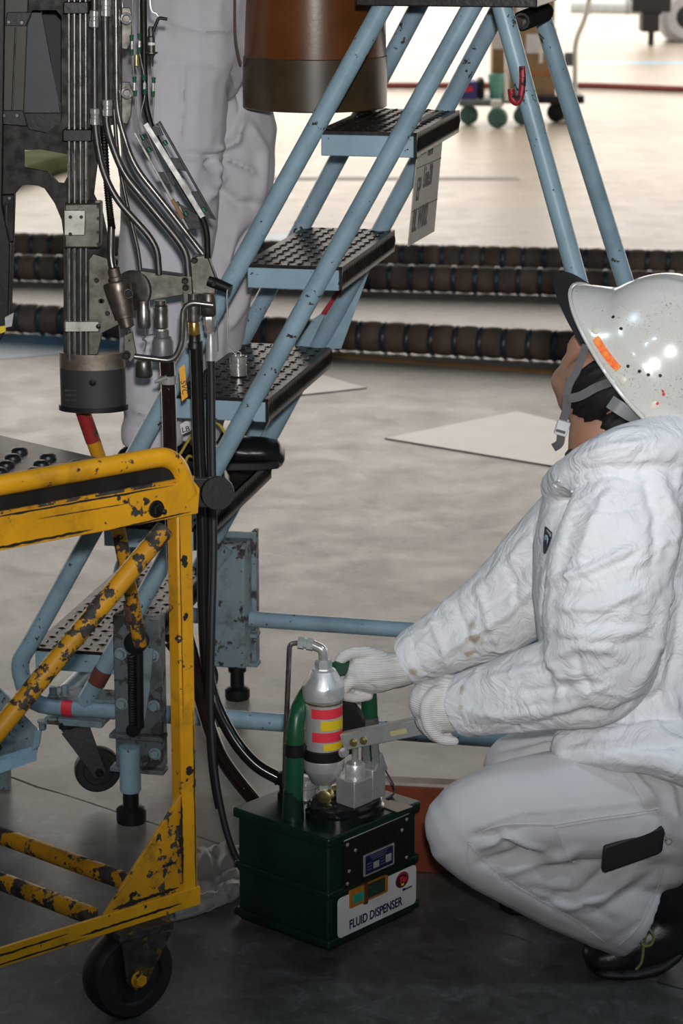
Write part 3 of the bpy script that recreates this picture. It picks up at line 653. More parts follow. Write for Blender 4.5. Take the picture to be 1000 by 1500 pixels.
# pump block, piston, pivots, lever
pbc = G(527, 1172, TB); 
pb = obj('pump_block', MB().box(pbc+Vector((0,0,.022))-RV*.014, (.022, .020, .022), RV, LV).box(pbc+Vector((0,0,.026))+RV*.026, (.016, .018, .026), RV, LV), ZINC, fd, .002)
pcyl = pbc + Vector((0,0,.044)) - RV*.012
obj('piston_cylinder', MB().lathe(pcyl, (0,0,1), [(.016, 0), (.016, .020), (.014, .023), (.006, .023)], 24), ALU, pb)
obj('piston_rod', MB().tube([pcyl+Vector((0,0,.02)), pcyl+Vector((0,0,.062))], .0055, 12), CHROME, pb)
pv = at(507+10, 1083, pcyl.y-.012); le = at(700, 1046, 3.60)
ld = (le-pv).normalized(); lu = Vector((0,0,1)); lw = ld.cross(lu).normalized(); lu = lw.cross(ld)
lever = MB(); 
lever.box((pv+le)/2-ld*.004+lw*.0085, ((le-pv).length/2+.012, .0018, .013), ld, lw, lu); lever.box((pv+le)/2-ld*.004-lw*.0085, ((le-pv).length/2+.012, .0018, .013), ld, lw, lu)
lever.box((pv+le)/2-ld*.004+lu*.0125, ((le-pv).length/2+.012, .010, .0016), ld, lw, lu)
lvo = obj('pump_lever', lever, ZINC, fd, .0015)
m_ = MB()
for dd in (.004, .022): hexb(m_, pv+ld*dd+lw*.010*(1 if lw.y < 0 else -1)-lu*.003, lw if lw.y < 0 else -lw, .0048, .005)
obj('lever_bolt', m_, BRASS, lvo)
obj('lever_mark', MB().box(pv+ld*.085+(lw if lw.y < 0 else -lw)*.0106-lu*.001, (.014, .0003, .004), ld, lw, lu), plain('faint_yellow_mark', (.52,.48,.24), .4), lvo)
lkb = pbc + RV*.028 + Vector((0,0,.050))
lk = MB()
for sg in (-1, 1): lk.bar(lkb+LV*.010*sg, pv+ld*.030+Vector((0,0,-.006))+LV*.010*sg, .003, .013, NF)
obj('lever_link', lk, ZINC, fd)
obj('bracket_wedge', MB().prism([pbc+RV*.014+Vector((0,0,.05))-LV*.021, pbc+RV*.044+Vector((0,0,.045))-LV*.021, pbc+RV*.030+Vector((0,0,.078))-LV*.021], LV*.004), ZINC, pb)
# filter
fc = G(474, 1168, TB); fx = Vector((fc.x, fc.y-.010, 0)); zf0 = at(474, 1147, fx.y).z
def zpx(y): return at(474, y, fx.y).z
k_ = mpp(Vector((fx.x, fx.y, .35))); R0 = 29.5*k_
filt = obj('filter_housing', MB().lathe(Vector((fx.x, fx.y, 0)), (0,0,1), [(R0*.45, zpx(1147)), (R0*.62, zpx(1143)), (R0*.99, zpx(1126)), (R0*1.04, zpx(1122)), (R0*1.04, zpx(1110)), (R0*.99, zpx(1108)), (R0*.95, zpx(1106)), (R0*.95, zpx(1025)), (R0*.97, zpx(1024)), (R0*1.04, zpx(1020)), (R0*1.04, zpx(1004)), (R0*1.0, zpx(1001)), (R0*.60, zpx(981)), (R0*.5, zpx(979))], 40), ALU, fd, angle=25)
obj('filter_seal', MB().lathe(Vector((fx.x, fx.y, 0)), (0,0,1), [(R0*.965, zpx(1027)), (R0*.975, zpx(1025.5)), (R0*.965, zpx(1024))], 40, cap=False), BRASS, filt)
def tape(y0, y1, a0, a1, m):
    mb = MB(); vs = []; n_ = 14
    for i in range(n_+1):
        a = math.radians(a0+(a1-a0)*i/n_)
        for y in (y0, y1):
            for rr in (.955, .965): vs.append(Vector((fx.x + R0*rr*math.sin(a), fx.y - R0*rr*math.cos(a), zpx(y))))
    fs = []
    for i in range(n_):
        b_ = i*4; fs += [(b_+1, b_+3, b_+7, b_+5), (b_, b_+4, b_+6, b_+2), (b_, b_+1, b_+5, b_+4), (b_+2, b_+6, b_+7, b_+3)]
    fs += [(0, 2, 3, 1), (n_*4, n_*4+1, n_*4+3, n_*4+2)]
    return obj('tape_band', mb.add(vs, fs), m, filt)
tape(1031, 1045, -38, 80, REDT); tape(1048, 1062, -8, 80, YELT); tape(1065, 1079, -36, 80, REDT); tape(1081, 1091, 0, 80, YELT)
obj('hex_nut', MB().lathe(Vector((fx.x, fx.y, 0)), (0,0,1), [(R0*.43, zpx(984)), (R0*.43, zpx(969)), (R0*.36, zpx(967)), (R0*.2, zpx(966))], 6), ZINC, filt)
obj('hex_nut', MB().lathe(Vector((fx.x, fx.y, 0)), (0,0,1), [(R0*.40, zpx(1155)), (R0*.40, zpx(1146))], 6), ZINC, filt)
obj('outlet_elbow', MB().tube(fillet([Vector((fx.x, fx.y, zpx(1148))), Vector((fx.x, fx.y, zpx(1160))), Vector((fx.x, fx.y, zpx(1164)))+RV*.045], .008), .0075, 12), BRASS, filt)
m_ = MB(); m_.lathe(Vector((fx.x+.004, fx.y-.006, zpx(1164))), NF*.4+NL, [(.012, -.006), (.013, .0), (.012, .008), (.008, .010)], 16); obj('drain_knob', m_, BRASS, filt)
hz = zpx(955)
elb = [Vector((fx.x, fx.y, zpx(968))), Vector((fx.x, fx.y, hz+.004)), Vector((fx.x-.018, fx.y+.004, hz+.011))]
obj('elbow_fitting', MB().tube(fillet(elb, .008), .0080, 12), CHROME, filt)
e2 = Vector((fx.x-.020, fx.y+.004, hz+.011)); ed = Vector((-1, .12, .12)).normalized()
obj('elbow_nut', MB().lathe(e2, ed, [(.0105, -.004), (.0105, .006), (.008, .007), (.008, .010), (.0105, .011), (.0105, .020), (.006, .021)], 6), ZINC, filt)
tp = [e2+ed*.018, at(435, 944, fx.y+.006), at(422, 952, fx.y+.006), at(418, 1090, fx.y+.006), at(417, 1150, fx.y+.008), at(420, 1172, fx.y+.02)]
obj('return_pipe', MB().tube(fillet([tp[0], at(424, 943, fx.y+.006), tp[3], tp[4], tp[5]], .018, 6), .0042, 10), PIPE, filt)
yb_c = G(429, 1200, BH).y
# black clamp joining handle and filter
cz0 = at(474, 1101, fx.y).z; cl = MB()
cl.lathe(Vector((fx.x, fx.y, cz0-.009)), (0,0,1), [(R0*.97, 0), (R0*1.09, .001), (R0*1.09, .017), (R0*.97, .018)], 40, cap=False)
cl.bar(at(418, 1090, fx.y+.01), at(450, 1101, fx.y-.012), .012, .022); cl.bar(at(498, 1096, fx.y+.0), at(522, 1092, fx.y+.012), .012, .022)
cl.lathe(at(432, 1098, yb_c)-Vector((0,0,.010)), (0,0,1), [(.0135, 0), (.0165, .001), (.0165, .020), (.0135, .021)], 24, cap=False)
cmp_ = obj('clamp_band', cl, BLACKM, fd)
m_ = MB(); hexb(m_, at(503, 1102, fx.y-.028), (.3, -.95, 0), .0065, .006); obj('clamp_bolt', m_, ZINC, cmp_)
obj('black_cap', MB().lathe(at(505, 1060, fx.y+.07), (.2, -.98, 0), [(.010, -.02), (.034, -.02), (.034, .0), (.028, .008)], 24), BLACKM, fd)
# green carrying handle
hl = G(429, 1200, BH); hr = hl + (B(BWR-.03, BWL-.03, 0)-B(.0, BWL-.02, 0)).normalized()*.150
hl2 = at(430, 1198, hl.y); 
yb = hl.y
hp = [(hl.x, yb, BH), at(431,1130,yb)[:], at(433,1062,yb+.004)[:], at(440, 1034, yb+.02)[:], at(455, 1008, yb+.045)[:], at(482, 984, yb+.09)[:], at(510, 978, yb+.125)[:], at(532, 990, yb+.15)[:], at(540, 1020, yb+.157)[:], at(541, 1090, yb+.16)[:], at(541, 1150, yb+.16)[:]]
hp[-1] = (hp[-1][0], hp[-1][1], BH)
hd_ = obj('carry_handle', MB().tube([Vector(p) for p in crs(hp, 6)], [.0150]*6*2+[.0136]*(6*(len(hp)-1)+1-12), 16), GREENH, fd)
obj('handle_collar', MB().tube([at(540, 1050, yb+.158), at(541, 1062, yb+.158)], .0155, 16), STRAP, hd_)
obj('handle_foot', MB().tube([Vector((hl.x, yb, BH)), Vector((hl.x, yb, BH+.05))], [.018, .0152], 16), GREEN, hd_)
stp = crs([at(548, 1060, yb+.12)[:], at(553, 1095, yb+.11)[:], at(563, 1125, yb+.10)[:], at(578, 1155, yb+.10)[:], at(570, 1168, yb+.09)[:], at(552, 1174, yb+.09)[:]], 6)
m_ = MB(); m_.tube([Vector(p) for p in stp], .0042, 8, flat=.35)
m_.tube([Vector(p) for p in crs([at(545, 1060, yb+.11)[:], at(546, 1095, yb+.10)[:], at(549, 1120, yb+.10)[:], at(545, 1135, yb+.10)[:]], 5)], .0034, 8, flat=.35)
obj('strap', m_, STRAP, hd_)
obj('inlet_spigot', MB().tube([at(420, 1140, 3.79), at(452, 1130, 3.80)], .011, 14), BLACKM, fd)
obj('inlet_valve', MB().lathe(G(418, 1170, BH), (0,0,1), [(.013, 0), (.013, .01), (.010, .012), (.010, .03), (.014, .032), (.012, .045), (.006, .047)], 18), DARKST, fd)
obj('breather_cap', MB().lathe(G(448, 1168, TB-.02), (0,0,1), [(.017, 0), (.017, .018), (.019, .02), (.019, .034), (.015, .036)], 20), ALU, fd)
obj('paper_tag', MB().prism([G(556, 1180, BH+.003), G(572, 1172, BH+.003), G(604, 1182, BH+.003), G(582, 1190, BH+.003)], (0,0,.001)), plain('crumpled_tag', (.40,.34,.28), .6), fd)

# red-brown board behind the dispenser
rb0, rb1 = G(540, 1274), G(760, 1286)
mb = MB(); dr = (rb1-rb0).normalized(); dn = Vector((-dr.y, dr.x, 0))
rbd = thing('red_brown_board', (rb0+rb1)/2, 'red brown painted board standing on edge behind the green dispenser', 'board')
obj('board_panel', mb.box((rb0+rb1)/2+Vector((0,0,.078))+dn*.012, ((rb1-rb0).length/2, .012, .078), dr, dn), REDBR, rbd, .002)
obj('worn_top_edge', MB().box((rb0+rb1)/2+Vector((0,0,.159))+dn*.014, ((rb1-rb0).length/2+.002, .015, .003), dr, dn), PINKW, rbd, .001)
# plastic sheet on the floor between stand and dispenser
sp_ = [(248, 1352), (300, 1349), (352, 1315), (356, 1240), (300, 1240), (262, 1258), (240, 1300)]
mb = MB(); nu, nv = 26, 20; vs = []
for i in range(nu+1):
    for j in range(nv+1):
        u, v = i/nu, j/nv; a = Vector((246+112*u, 1354-24*u**2-14*u, 0)); b_ = Vector((262+96*u, 1248-8*u, 0)); p = a.lerp(b_, v)
        gp = G(p.x, p.y); n_ = noise.noise(Vector((u*3.1, v*4.2, 2.0))); h = .006+.030*abs(noise.noise(Vector((u*2.6+v*1.9, v*3.4-u, 5))))+.010*abs(noise.noise(Vector((u*7+v*3, v*9-u*2, 1))))
        h += .020*math.exp(-((v-.10)/.09)**2)*(1-.4*u); h *= min(1, 7*min(u+.06, 1-u+.06, v+.05, 1-v+.05)); vs.append(Vector((gp.x, gp.y, max(.0015, h))))
m1 = nu+1; k = nv+1
mb.add(vs, [(i*k+j, (i+1)*k+j, (i+1)*k+j+1, i*k+j+1) for i in range(nu) for j in range(nv)])
tag(obj('plastic_sheet', mb, SHEET, angle=80), 'crumpled dusty grey plastic sheet on the floor beside the green dispenser', 'plastic sheet')
bpy.data.objects['plastic_sheet'].modifiers.new('thick', 'SOLIDIFY').thickness = .0012
tag(obj('sheet_roll', MB().tube([Vector(p) for p in crs([tuple(G(252, 1350)+Vector((0,0,.013))), tuple(G(290, 1340)+Vector((0,0,.013))), tuple(G(330, 1322)+Vector((0,0,.010)))], 5)], [.013]*6+[.011]*5, 14, cap=False), SHEET, bpy.data.objects['plastic_sheet']))
bpy.data.objects['sheet_roll'].modifiers.new('thick', 'SOLIDIFY').thickness = .0015

# ------------------------------------------------------------------ aircraft underside: plate, pipes, couplings, brown cylinder
AY = 4.00
ac = thing('aircraft', at(130, 590, AY), 'dark aircraft underside with steel pipes and couplings hanging at upper left', 'aircraft')
def pp(pts, Y=AY): return [at(x, y, Y) for x, y in pts]
outer = pp([(-40,-80),(178,-80),(178,180),(152,186),(143,235),(137,285),(150,312),(157,345),(160,400),(176,470),(142,490),(139,525),(93,525),(93,400),(93,345),(90,322),(80,298),(65,276),(55,272),(34,270),(22,284),(20,350),(16,470),(-40,500)])
h1 = pp([(38,25),(48,15),(82,15),(90,24),(90,178),(68,195),(42,190),(32,170),(35,90)])
h2 = pp([(35,220),(60,219),(98,226),(99,258),(93,269),(85,268),(70,252),(48,248),(35,246)])
mp = obj('mount_plate', MB().prism([outer, h1, h2], (0, .012, 0)), DARKST, ac, .001)
obj('inner_panel', MB().prism(pp([(30,5),(58,5),(88,165),(25,165)], 4.12), (0, .01, 0)), DARKB, ac)
obj('inner_panel', MB().prism(pp([(15,150),(100,150),(100,205),(15,205)], 4.16), (0, .01, 0)), BLACKM, ac)
obj('inner_panel', MB().prism(pp([(-60,-90),(100,-90),(100,210),(-60,210)], 4.22), (0, .01, 0)), plain('well_dark', (.012,.015,.018), .6), ac)
obj('left_column', MB().prism(pp([(6,-80),(44,-80),(40,20),(34,165),(2,168)], 3.985), (0, .014, 0)), plain('bronze_grey', (.050,.044,.036), .5, .3), ac, .002)
obj('left_column', MB().prism(pp([(-10,285),(21,285),(20,355),(-10,358)], 3.985), (0, .014, 0)), DARKST, ac, .002)
obj('left_column', MB().prism(pp([(-40,-80),(8,-80),(3,300),(15,360),(12,480),(-40,560)], 3.97), (0, .012, 0)), BLACKM, ac, .002)
obj('column_rod', MB().tube([at(23, 40, 3.975), at(18, 160, 3.975)], .0016, 8), PIPED, ac)
obj('column_rod', MB().tube([at(9, 300, 3.975), at(8, 352, 3.975)], .0022, 8), PIPED, ac)
obj('column_collar', MB().prism(pp([(10,18),(46,18),(38,38),(8,38)], 3.975), (0,.012,0)), BLACKM, ac, .001)
obj('column_collar', MB().prism(pp([(2,162),(34,162),(40,185),(4,182)], 3.975), (0,.012,0)), BLACKM, ac, .001)
m_ = MB()
for x, y in ((13, 32), (32, 33), (6, 169), (25, 169), (0, 290), (14, 290)): m_.lathe(at(x, y, 3.974), (0,-1,0), [(.003, 0), (.0026, .002)], 10)
obj('rivet', m_, PIPED, ac)
obj('bright_tab', MB().prism(pp([(7,465),(20,458),(17,478),(8,480)], 3.95), (0,.006,0)), ZINC, ac); obj('yellow_tab', MB().prism(pp([(-10,480),(8,477),(8,486),(-10,492)], 3.95), (0,.006,0)), YELT, ac)
PY = 3.965
for x in (102, 110, 118.5, 126.5): obj('thin_pipe', MB().tube([at(x-1, -80, PY), at(x, 528, PY)], .0030, 10), PIPE, ac)
def blk(name, x0, y0, x1, y1, Y0, d, m, bev=.002): return obj(name, MB().prism(pp([(x0,y0),(x1,y0),(x1,y1),(x0,y1)], Y0), (0, d, 0)), m, ac, bev)
blk('pipe_clamp', 92, 3, 130, 20, 3.953, .04, BLACKM); blk('pipe_clamp', 91, 190, 135, 207, 3.953, .04, BLACKM)
cv = blk('cover_box', 94, 298, 147, 364, 3.955, .045, MANI, .003)
obj('cover_plate', MB().prism(pp([(94,308),(125,308),(124,345),(94,345)], 3.948), (0,.008,0)), steel('pale_plate', (.45,.43,.38), .4, (.2,.18,.14), .5), cv, .001)
m_ = MB()
for x, y in ((103,318),(119,318),(103,343),(144,302),(144,320),(144,340),(144,358)): m_.lathe(at(x, y, 3.947), (0,-1,0), [(.003, 0), (.0026, .002)], 10)
obj('screw', m_, BLACKM, cv)
pcl = blk('pipe_clamp', 94, 471, 146, 486, 3.955, .02, steel('pale_clamp', (.5,.48,.43), .4, (.2,.18,.14), .5))
m_ = MB(); m_.lathe(at(144, 478, 3.954), (0,-1,0), [(.004, 0), (.004, .002), (.002, .003)], 12); obj('screw', m_, BLACKM, pcl)
# half-cylinder cup below
cc = at(136, 560, 3.99); kk = mpp(cc)
def half(z0, z1, r0, r1, m, name, par):
    mb = MB(); vs = []; n_ = 22
    for z, r in ((z0, r0), (z1, r1)):
        for i in range(n_+1):
            a = math.pi*i/n_
            for q in (1, .93): vs.append(Vector((cc.x - r*q*math.cos(a), cc.y - r*q*math.sin(a)*.62, z)))
    k = (n_+1)*2; fs = []
    for i in range(n_):
        b_ = i*2; fs += [(b_, b_+2, k+b_+2, k+b_), (b_+1, k+b_+1, k+b_+3, b_+3), (b_, b_+1, b_+3, b_+2), (k+b_, k+b_+2, k+b_+3, k+b_+1)]
    fs += [(0, k, k+1, 1), (k-2, k-1, 2*k-1, 2*k-2)]
    return obj(name, mb.add(vs, fs), m, par)
zc = lambda y: at(136, y, 3.97).z
cup = half(zc(600), zc(541), 48*kk, 48*kk, plain('charcoal_cup', (.035,.035,.036), .5, .2), 'cup', ac)
half(zc(541), zc(518), 48.2*kk, 48.2*kk, steel('heat_stained', (.30,.26,.22), .45, (.16,.07,.02), .7), 'cup_band', cup)
half(zc(603), zc(596), 51*kk, 51*kk, BLACKM, 'cup_flange', cup)
m_ = MB(); m_.lathe(at(136, 560, 3.958), (0,-1,0), [(.006, 0), (.006, .003), (.003, .004), (.0025, .002)], 14); obj('cup_screw', m_, DARKST, cup)
for k in range(4):
    for q in range(3): text('cup_lettering', ('H4Y3', 'AD0N', '7215')[q], .0042, plain('cup_ink', (.07,.07,.07), .6), cup, at(95+9*k, 573+q*7, 3.963-.001*k), (1, -.3, 0), (0,0,1))
# large bent pipes
def bent(name, pts, r, m=PIPE, Y=3.93, fr=.03): return obj(name, MB().tube(fillet([at(x, y, Y if len(q) == 0 else q[0]) for x, y, *q in pts], fr, 6), r, 12), m, ac)
bent('pipe', [(138,-80),(139,190),(150,250),(170,292),(218,345),(230,365),(233,402)], .0056, PIPED)
bent('pipe', [(153,-80),(156,185),(165,215),(181,255),(258,348),(273,370),(276,404)], .0060, PIPED, 3.925)
bent('pipe', [(169,-80),(171,165),(195,242),(248,308),(297,372)], .0050, PIPE, 3.92)
bent('pipe', [(167,160,3.97),(172,230,3.97),(186,300,3.97),(203,370,3.97),(206,402,3.97)], .0035, PIPED, 3.97)
bent('heavy_pipe', [(209,-80),(212,150),(222,190),(262,265),(296,318),(303,340),(304,378)], .0052, DARKST, 3.945)
for x, y, w in ((138, 28, 6.5), (139, 171, 6.5), (155, 12, 7), (157, 158, 7), (170, 26, 5.5), (171, 135, 5.5)):
    P = at(x, y-12, 3.925); P2 = at(x, y+12, 3.925)
    cs = obj('pipe_sleeve', MB().lathe(P2, P-P2, [(w*kk*.85, 0), (w*kk, .001), (w*kk, .010), (w*kk*.9, .011), (w*kk*.9, .016), (w*kk, .017), (w*kk, .025), (w*kk*.85, .026)], 16), CHROME, ac)
for x, y in ((185, 27), (186, 136)):
    obj('p_clamp', MB().torus(at(x, y, 3.93), (0.2,-1,0), .0075, .0022, 18, 8), CHROME, ac)
    obj('clamp_lug', MB().prism(pp([(178,y-16),(190,y-16),(194,y-2),(192,y+34),(186,y+46),(178,y+44)], 3.955), (0,.004,0)), MANI, ac, .001)
br = crs([at(152,185,3.955)[:], at(156,260,3.955)[:], at(162,320,3.955)[:], at(164,335,3.955)[:]], 6)
mb = MB().tube([Vector(p) for p in br], .0052, 10)
for i in range(len(br)*3-3):
    u = i/3; a = Vector(br[int(u)]).lerp(Vector(br[min(int(u)+1, len(br)-1)]), u-int(u)); mb.torus(a, Vector(br[-1])-Vector(br[0]), .0052, .0011, 10, 5)
obj('braided_hose', mb, DARKST, ac)
bent('pipe', [(163,332,3.955),(162,380,3.95),(168,404,3.945),(170,420,3.945)], .0062, PIPED, 3.95)
# cable guards (long thin trays) with cross pieces
def strip(name, a, b, w, t, m, Y=3.925): A, Bp = at(*a, Y), at(*b, Y); return obj(name, MB().bar(A, Bp, t, w, (0.85, 0, .5)), m, ac, .0006)
strip('guard_bar', (213, 181), (297, 318), .009, .004, CHROME, 3.915)
strip('guard_bar', (233, 178), (315, 322), .004, .004, BLACKM, 3.93)
strip('guard_bar', (197, 194), (276, 336), .004, .004, PIPE, 3.92)
for pts in ([(231,180),(240,198),(226,200),(222,186)], [(246,231),(262,232),(272,251),(258,248)], [(278,281),(292,280),(314,321),(296,318)], [(203,196),(222,205),(224,221),(212,218)], [(230,252),(250,252),(258,272),(243,270)], [(262,298),(290,315),(294,335),(276,336)]):
    obj('guard_web', MB().prism(pp(pts, 3.932), (0,.003,0)), BLACKM, ac, .0006)
strip('guard_label', (252, 292), (268, 320), .006, .0045, plain('rust_label', (.26,.12,.04), .6), 3.918)
# wires with green sleeves
def wire(pts, r=.0010, m=PIPED): obj('wire', MB().tube([Vector(p) for p in crs([at(x, y, 3.925)[:] for x, y in pts], 5)], r, 6), m, ac)
wire([(195,-80),(194,60),(196,110),(198,140),(200,170),(206,196)]); wire([(204,-80),(204,60),(206,85),(211,112),(212,140),(206,170),(212,188),(240,250),(262,290)]); wire([(222,97),(224,112),(225,140),(224,170),(226,182),(233,186)])
wire([(219,-80),(220,6),(229,20),(232,24)], .0016, CHROME); wire([(199,98),(202,108),(206,112)])
for x, y in ((193,56),(204,54),(193,77),(204,74),(197,117),(211,114),(225,118),(198,137),(212,135),(224,138)):
    obj('green_sleeve', MB().lathe(at(x, y+4, 3.924), (0,0,1), [(.0022, 0), (.0030, .001), (.0030, .006), (.0034, .007), (.0034, .009), (.0022, .0095)], 12), GCLIP, ac)
for x, y in ((207,198),(216,216),(240,206),(258,296),(270,310),(296,304)): obj('green_sleeve', MB().lathe(at(x, y, 3.922), (.5,0,-.85), [(.003, 0), (.0038, .001), (.0038, .007), (.003, .008)], 12), GCLIP, ac)
for x in (197, 211.5, 224.5): obj('splice_barrel', MB().tube([at(x, 121, 3.924), at(x, 134, 3.924)], .0026, 10), CHROME, ac)
for x in (193.5, 204): obj('splice_barrel', MB().tube([at(x, 60, 3.924), at(x, 72, 3.924)], .0024, 10), CHROME, ac)
obj('sleeve_body', MB().tube([at(200, 80, 3.926), at(200, 96, 3.926)], .0035, 10), BRASS, ac)
sw = at(223, 78, 3.92)
cn = obj('connector', MB().lathe(at(222, 97, 3.92), (0,0,1), [(.0025, 0), (.003, .012), (.006, .018), (.0105, .020), (.0105, .022), (.006, .0225), (.006, .045), (.0045, .047), (.005, .056), (.003, .062)], 18), MANI, ac)
obj('connector_band', MB().tube([at(222, 66, 3.92), at(222, 62, 3.92)], .0066, 14), WHITEP, cn)
bent('connector_lead', [(224, 46), (229, 34), (232, 26), (245, 28)], .0026, BLACKM, 3.915, .006)
# manifold beam and brackets
mn = obj('manifold_beam', MB().prism(pp([(205,396),(264,404),(272,404),(270,431),(214,441),(200,430)], 3.955), (0,.03,0)), MANI, ac, .002)
bk = obj('end_bracket', MB().prism(pp([(277,384),(286,376),(304,374),(310,390),(318,412),(314,440),(300,432),(281,430)], 3.945), (0,.03,0)), MANI, ac, .002)
obj('end_lug', MB().tube([at(306, 411, 3.95), at(338, 424, 3.94)], [.010, .008], 12), BLACKM, bk)
obj('link_strap', MB().prism(pp([(266,404),(280,404),(282,450),(270,450)], 3.935), (0,.005,0)), MANI, ac, .001)
m_ = MB()
for x, y, Y in ((271,411,3.934),(272,421,3.934),(285,381,3.944),(313,415,3.944),(142,410,3.99),(150,440,3.99),(158,458,3.99),(148,440,3.99)): hexb(m_, at(x, y, Y), (0,-1,0), .0042, .007)
obj('bolt', m_, DARKST, ac)
obj('side_plate', MB().prism(pp([(136,372),(160,380),(172,420),(186,470),(150,488),(143,520),(130,520),(130,380)], 3.985), (0,.008,0)), MANI, ac, .001)
obj('round_flange', MB().lathe(at(198, 425, 3.965), (-.5,-1,.1), [(.004, 0), (.031, 0), (.033, .003), (.033, .010), (.028, .012)], 32), MANI, ac)
va, vb = at(166, 392, 3.935), at(188, 486, 3.925)
vv = obj('valve_body', MB().lathe(va, vb-va, [(.008, 0), (.010, .002), (.010, .015), (.0125, .016), (.0125, .022), (.0215, .0235), (.0225, .026), (.0215, .040), (.0165, .078), (.0165, .082), (.0125, .083), (.0115, .098), (.006, .100)], 28), steel('bronze_grey_valve', (.20,.165,.14), .45, (.07,.05,.035), .8), ac)
obj('valve_key', MB().prism(pp([(181,492),(194,486),(200,520),(190,532),(182,515)], 3.92), (0,.008,0)), MANI, vv, .001); obj('valve_stem', MB().tube([vb, at(190, 500, 3.924)], .0045, 10), BLACKM, vv)
m_ = MB(); hexb(m_, at(185, 520, 3.918), (0,-1,0), .0055, .007); hexb(m_, at(188, 430, 3.905), (.1,-1,.1), .0060, .008); obj('valve_bolt', m_, DARKST, vv)
obj('crank_pipe', MB().tube(fillet([at(197, 522, 3.90), at(254, 529, 3.90), at(266, 505, 3.90), at(268, 452, 3.90), at(280, 443, 3.90), at(312, 447, 3.90)], .014, 6), .0048, 14), PIPE, ac)
def coup(name, x, prof, m, par=ac, Y=3.935, n=20, x2=None):
    pts = [(r*kk, at(x, y, Y).z) for r, y in prof]; return obj(name, MB().lathe(Vector((at(x, prof[0][1], Y).x, Y, 0)), (0,0,1), pts, n), m, par)
coup('canister', 211, [(9, 480), (10, 478), (10.5, 472), (10.5, 455), (9, 452), (9, 440)], PIPE, Y=3.945)
coup('canister', 211, [(11, 552), (12.5, 549), (12.5, 531), (11, 528)], PIPED, Y=3.955)
wire([(212,482),(213,492),(209,497),(214,501),(211,515)], .0012); wire([(206,493),(224,490)], .0012)
c1 = coup('coupling', 235, [(8, 440), (8, 446), (10.5, 448), (11, 455), (10.5, 463), (11, 465), (10.5, 479), (8, 481)], PIPE)
coup('coupling_nut', 236, [(7, 479), (7, 486)], ZINC, c1, n=6); coup('coupling_skirt', 238, [(16, 519), (16, 500), (13, 494), (10, 493), (10, 484)], GREYW if False else plain('grey_coupling', (.16,.165,.17), .4, .3), c1)
c2 = coup('coupling', 283, [(8, 430), (8, 445), (9.5, 446), (9.5, 470), (8, 472)], PIPE); coup('brass_nut', 284, [(7.5, 470), (8.5, 472), (8.5, 488), (7.5, 491)], steel('gold_nut', (.55,.36,.10), .3, (.3,.2,.05), .3), c2, n=12); coup('coupling_collar', 285, [(8, 512), (11, 510), (11, 503), (9, 500), (9, 490)], BLACKM, c2)
c3 = coup('coupling', 305, [(9, 430), (11, 440), (11, 460), (9, 463)], MANI); coup('hex_nut', 306, [(7.5, 462), (8.5, 466), (8.5, 476), (7, 478), (7, 486), (6, 488)], CHROME, c3, n=6); coup('ferrule', 309, [(6.5, 528), (6.2, 522), (6.5, 500), (5, 494), (5, 486)], ZINC, c3, n=14)
obj('clamp_tail', MB().tube([at(245, 553, 3.92), at(226, 560, 3.92)], [.005, .002], 8), CHROME, ac)
wire([(333,424),(332,440),(334,470),(333,498),(337,510),(346,520)], .0013, CHROME); wire([(318,470),(319,515)], .0011)
tg_ = obj('orange_tag', MB().prism(pp([(262,540),(270,533),(275,581),(266,588)], 3.915), (0,.001,0)), ORTAG, ac)
text('tag_lettering', 'SVC', .013, INK, tg_, at(264.5, 558, 3.9145), (.12, 0, -1), (1, 0, .12))
# brown cylinder hanging beside the ladder, and the belly skin above everything
dc = at(461, 168, 4.50)
by = 4.50; bx = at(461, 120, by).x; zb_ = 1.246
bcy = obj('brown_cylinder', MB().lathe(Vector((bx, by, 0)), (0,0,1), [(.118, zb_), (.128, zb_+.003), (.1285, zb_+.092), (.1285, 2.25)], 56), BROWN, ac)
obj('dark_band', MB().lathe(Vector((bx, by, 0)), (0,0,1), [(.1280, zb_+.001), (.1305, zb_+.003), (.1305, zb_+.092), (.1286, zb_+.0935)], 56, cap=False), BROWND, bcy)
m_ = MB().box((-.25, 4.6, 2.30), (1.6, 1.5, .05))
obj('belly_skin', m_, DARKST, ac, .01)
obj('wire', MB().tube([Vector(p) for p in crs([at(345,-80,4.33)[:], at(344,40,4.33)[:], at(349,80,4.33)[:], at(353,94,4.33)[:]], 6)], .0022, 8), plain('brown_cord', (.10,.055,.03), .7), ac)
obj('belly_rib', MB().prism([(at(-10,0,AY).x, AY, at(0,-80,AY).z), (at(190,0,AY).x, AY, at(0,-80,AY).z), (at(230,0,AY).x, AY, 2.26), (at(-60,0,AY).x, AY, 2.26)], (0,.02,0)), DARKST, ac)

# ------------------------------------------------------------------ three supply hoses
def hose(name, pts, r, m, label, g='supply hoses from the aircraft to the dispenser'):
    path = [Vector(p) for p in crs([at(x, y, Y)[:] for x, y, Y in pts], 10)]
    r0 = thing(name, path[-1], label, 'hose', g); o = obj('hose_tube', MB().tube(path, r, 16), m, r0); return r0, path
CLH = plain('dark_clear_hose', (.016,.008,.007), .12, 0, .3, 40, coat=.5)
h_a, pa = hose('supply_hose', [(244,520,3.935),(247,580,3.93),(249,660,3.92),(252,760,3.90),(258,860,3.88),(278,950,3.86),(296,1030,3.85),(325,1110,3.84),(383,1186,3.83)], .0118, CLH, 'thick dark ribbed hose with a steel clamp below the grey coupling')
rb = MB()
for i in range(0, len(pa)-1):
    d = pa[i+1]-pa[i]
    for q in range(4): rb.torus(pa[i]+d*q/4, d, .0116, .0008, 12, 5)
obj('hose_ribs', rb, CLH, h_a)['kind'] = 'stuff'
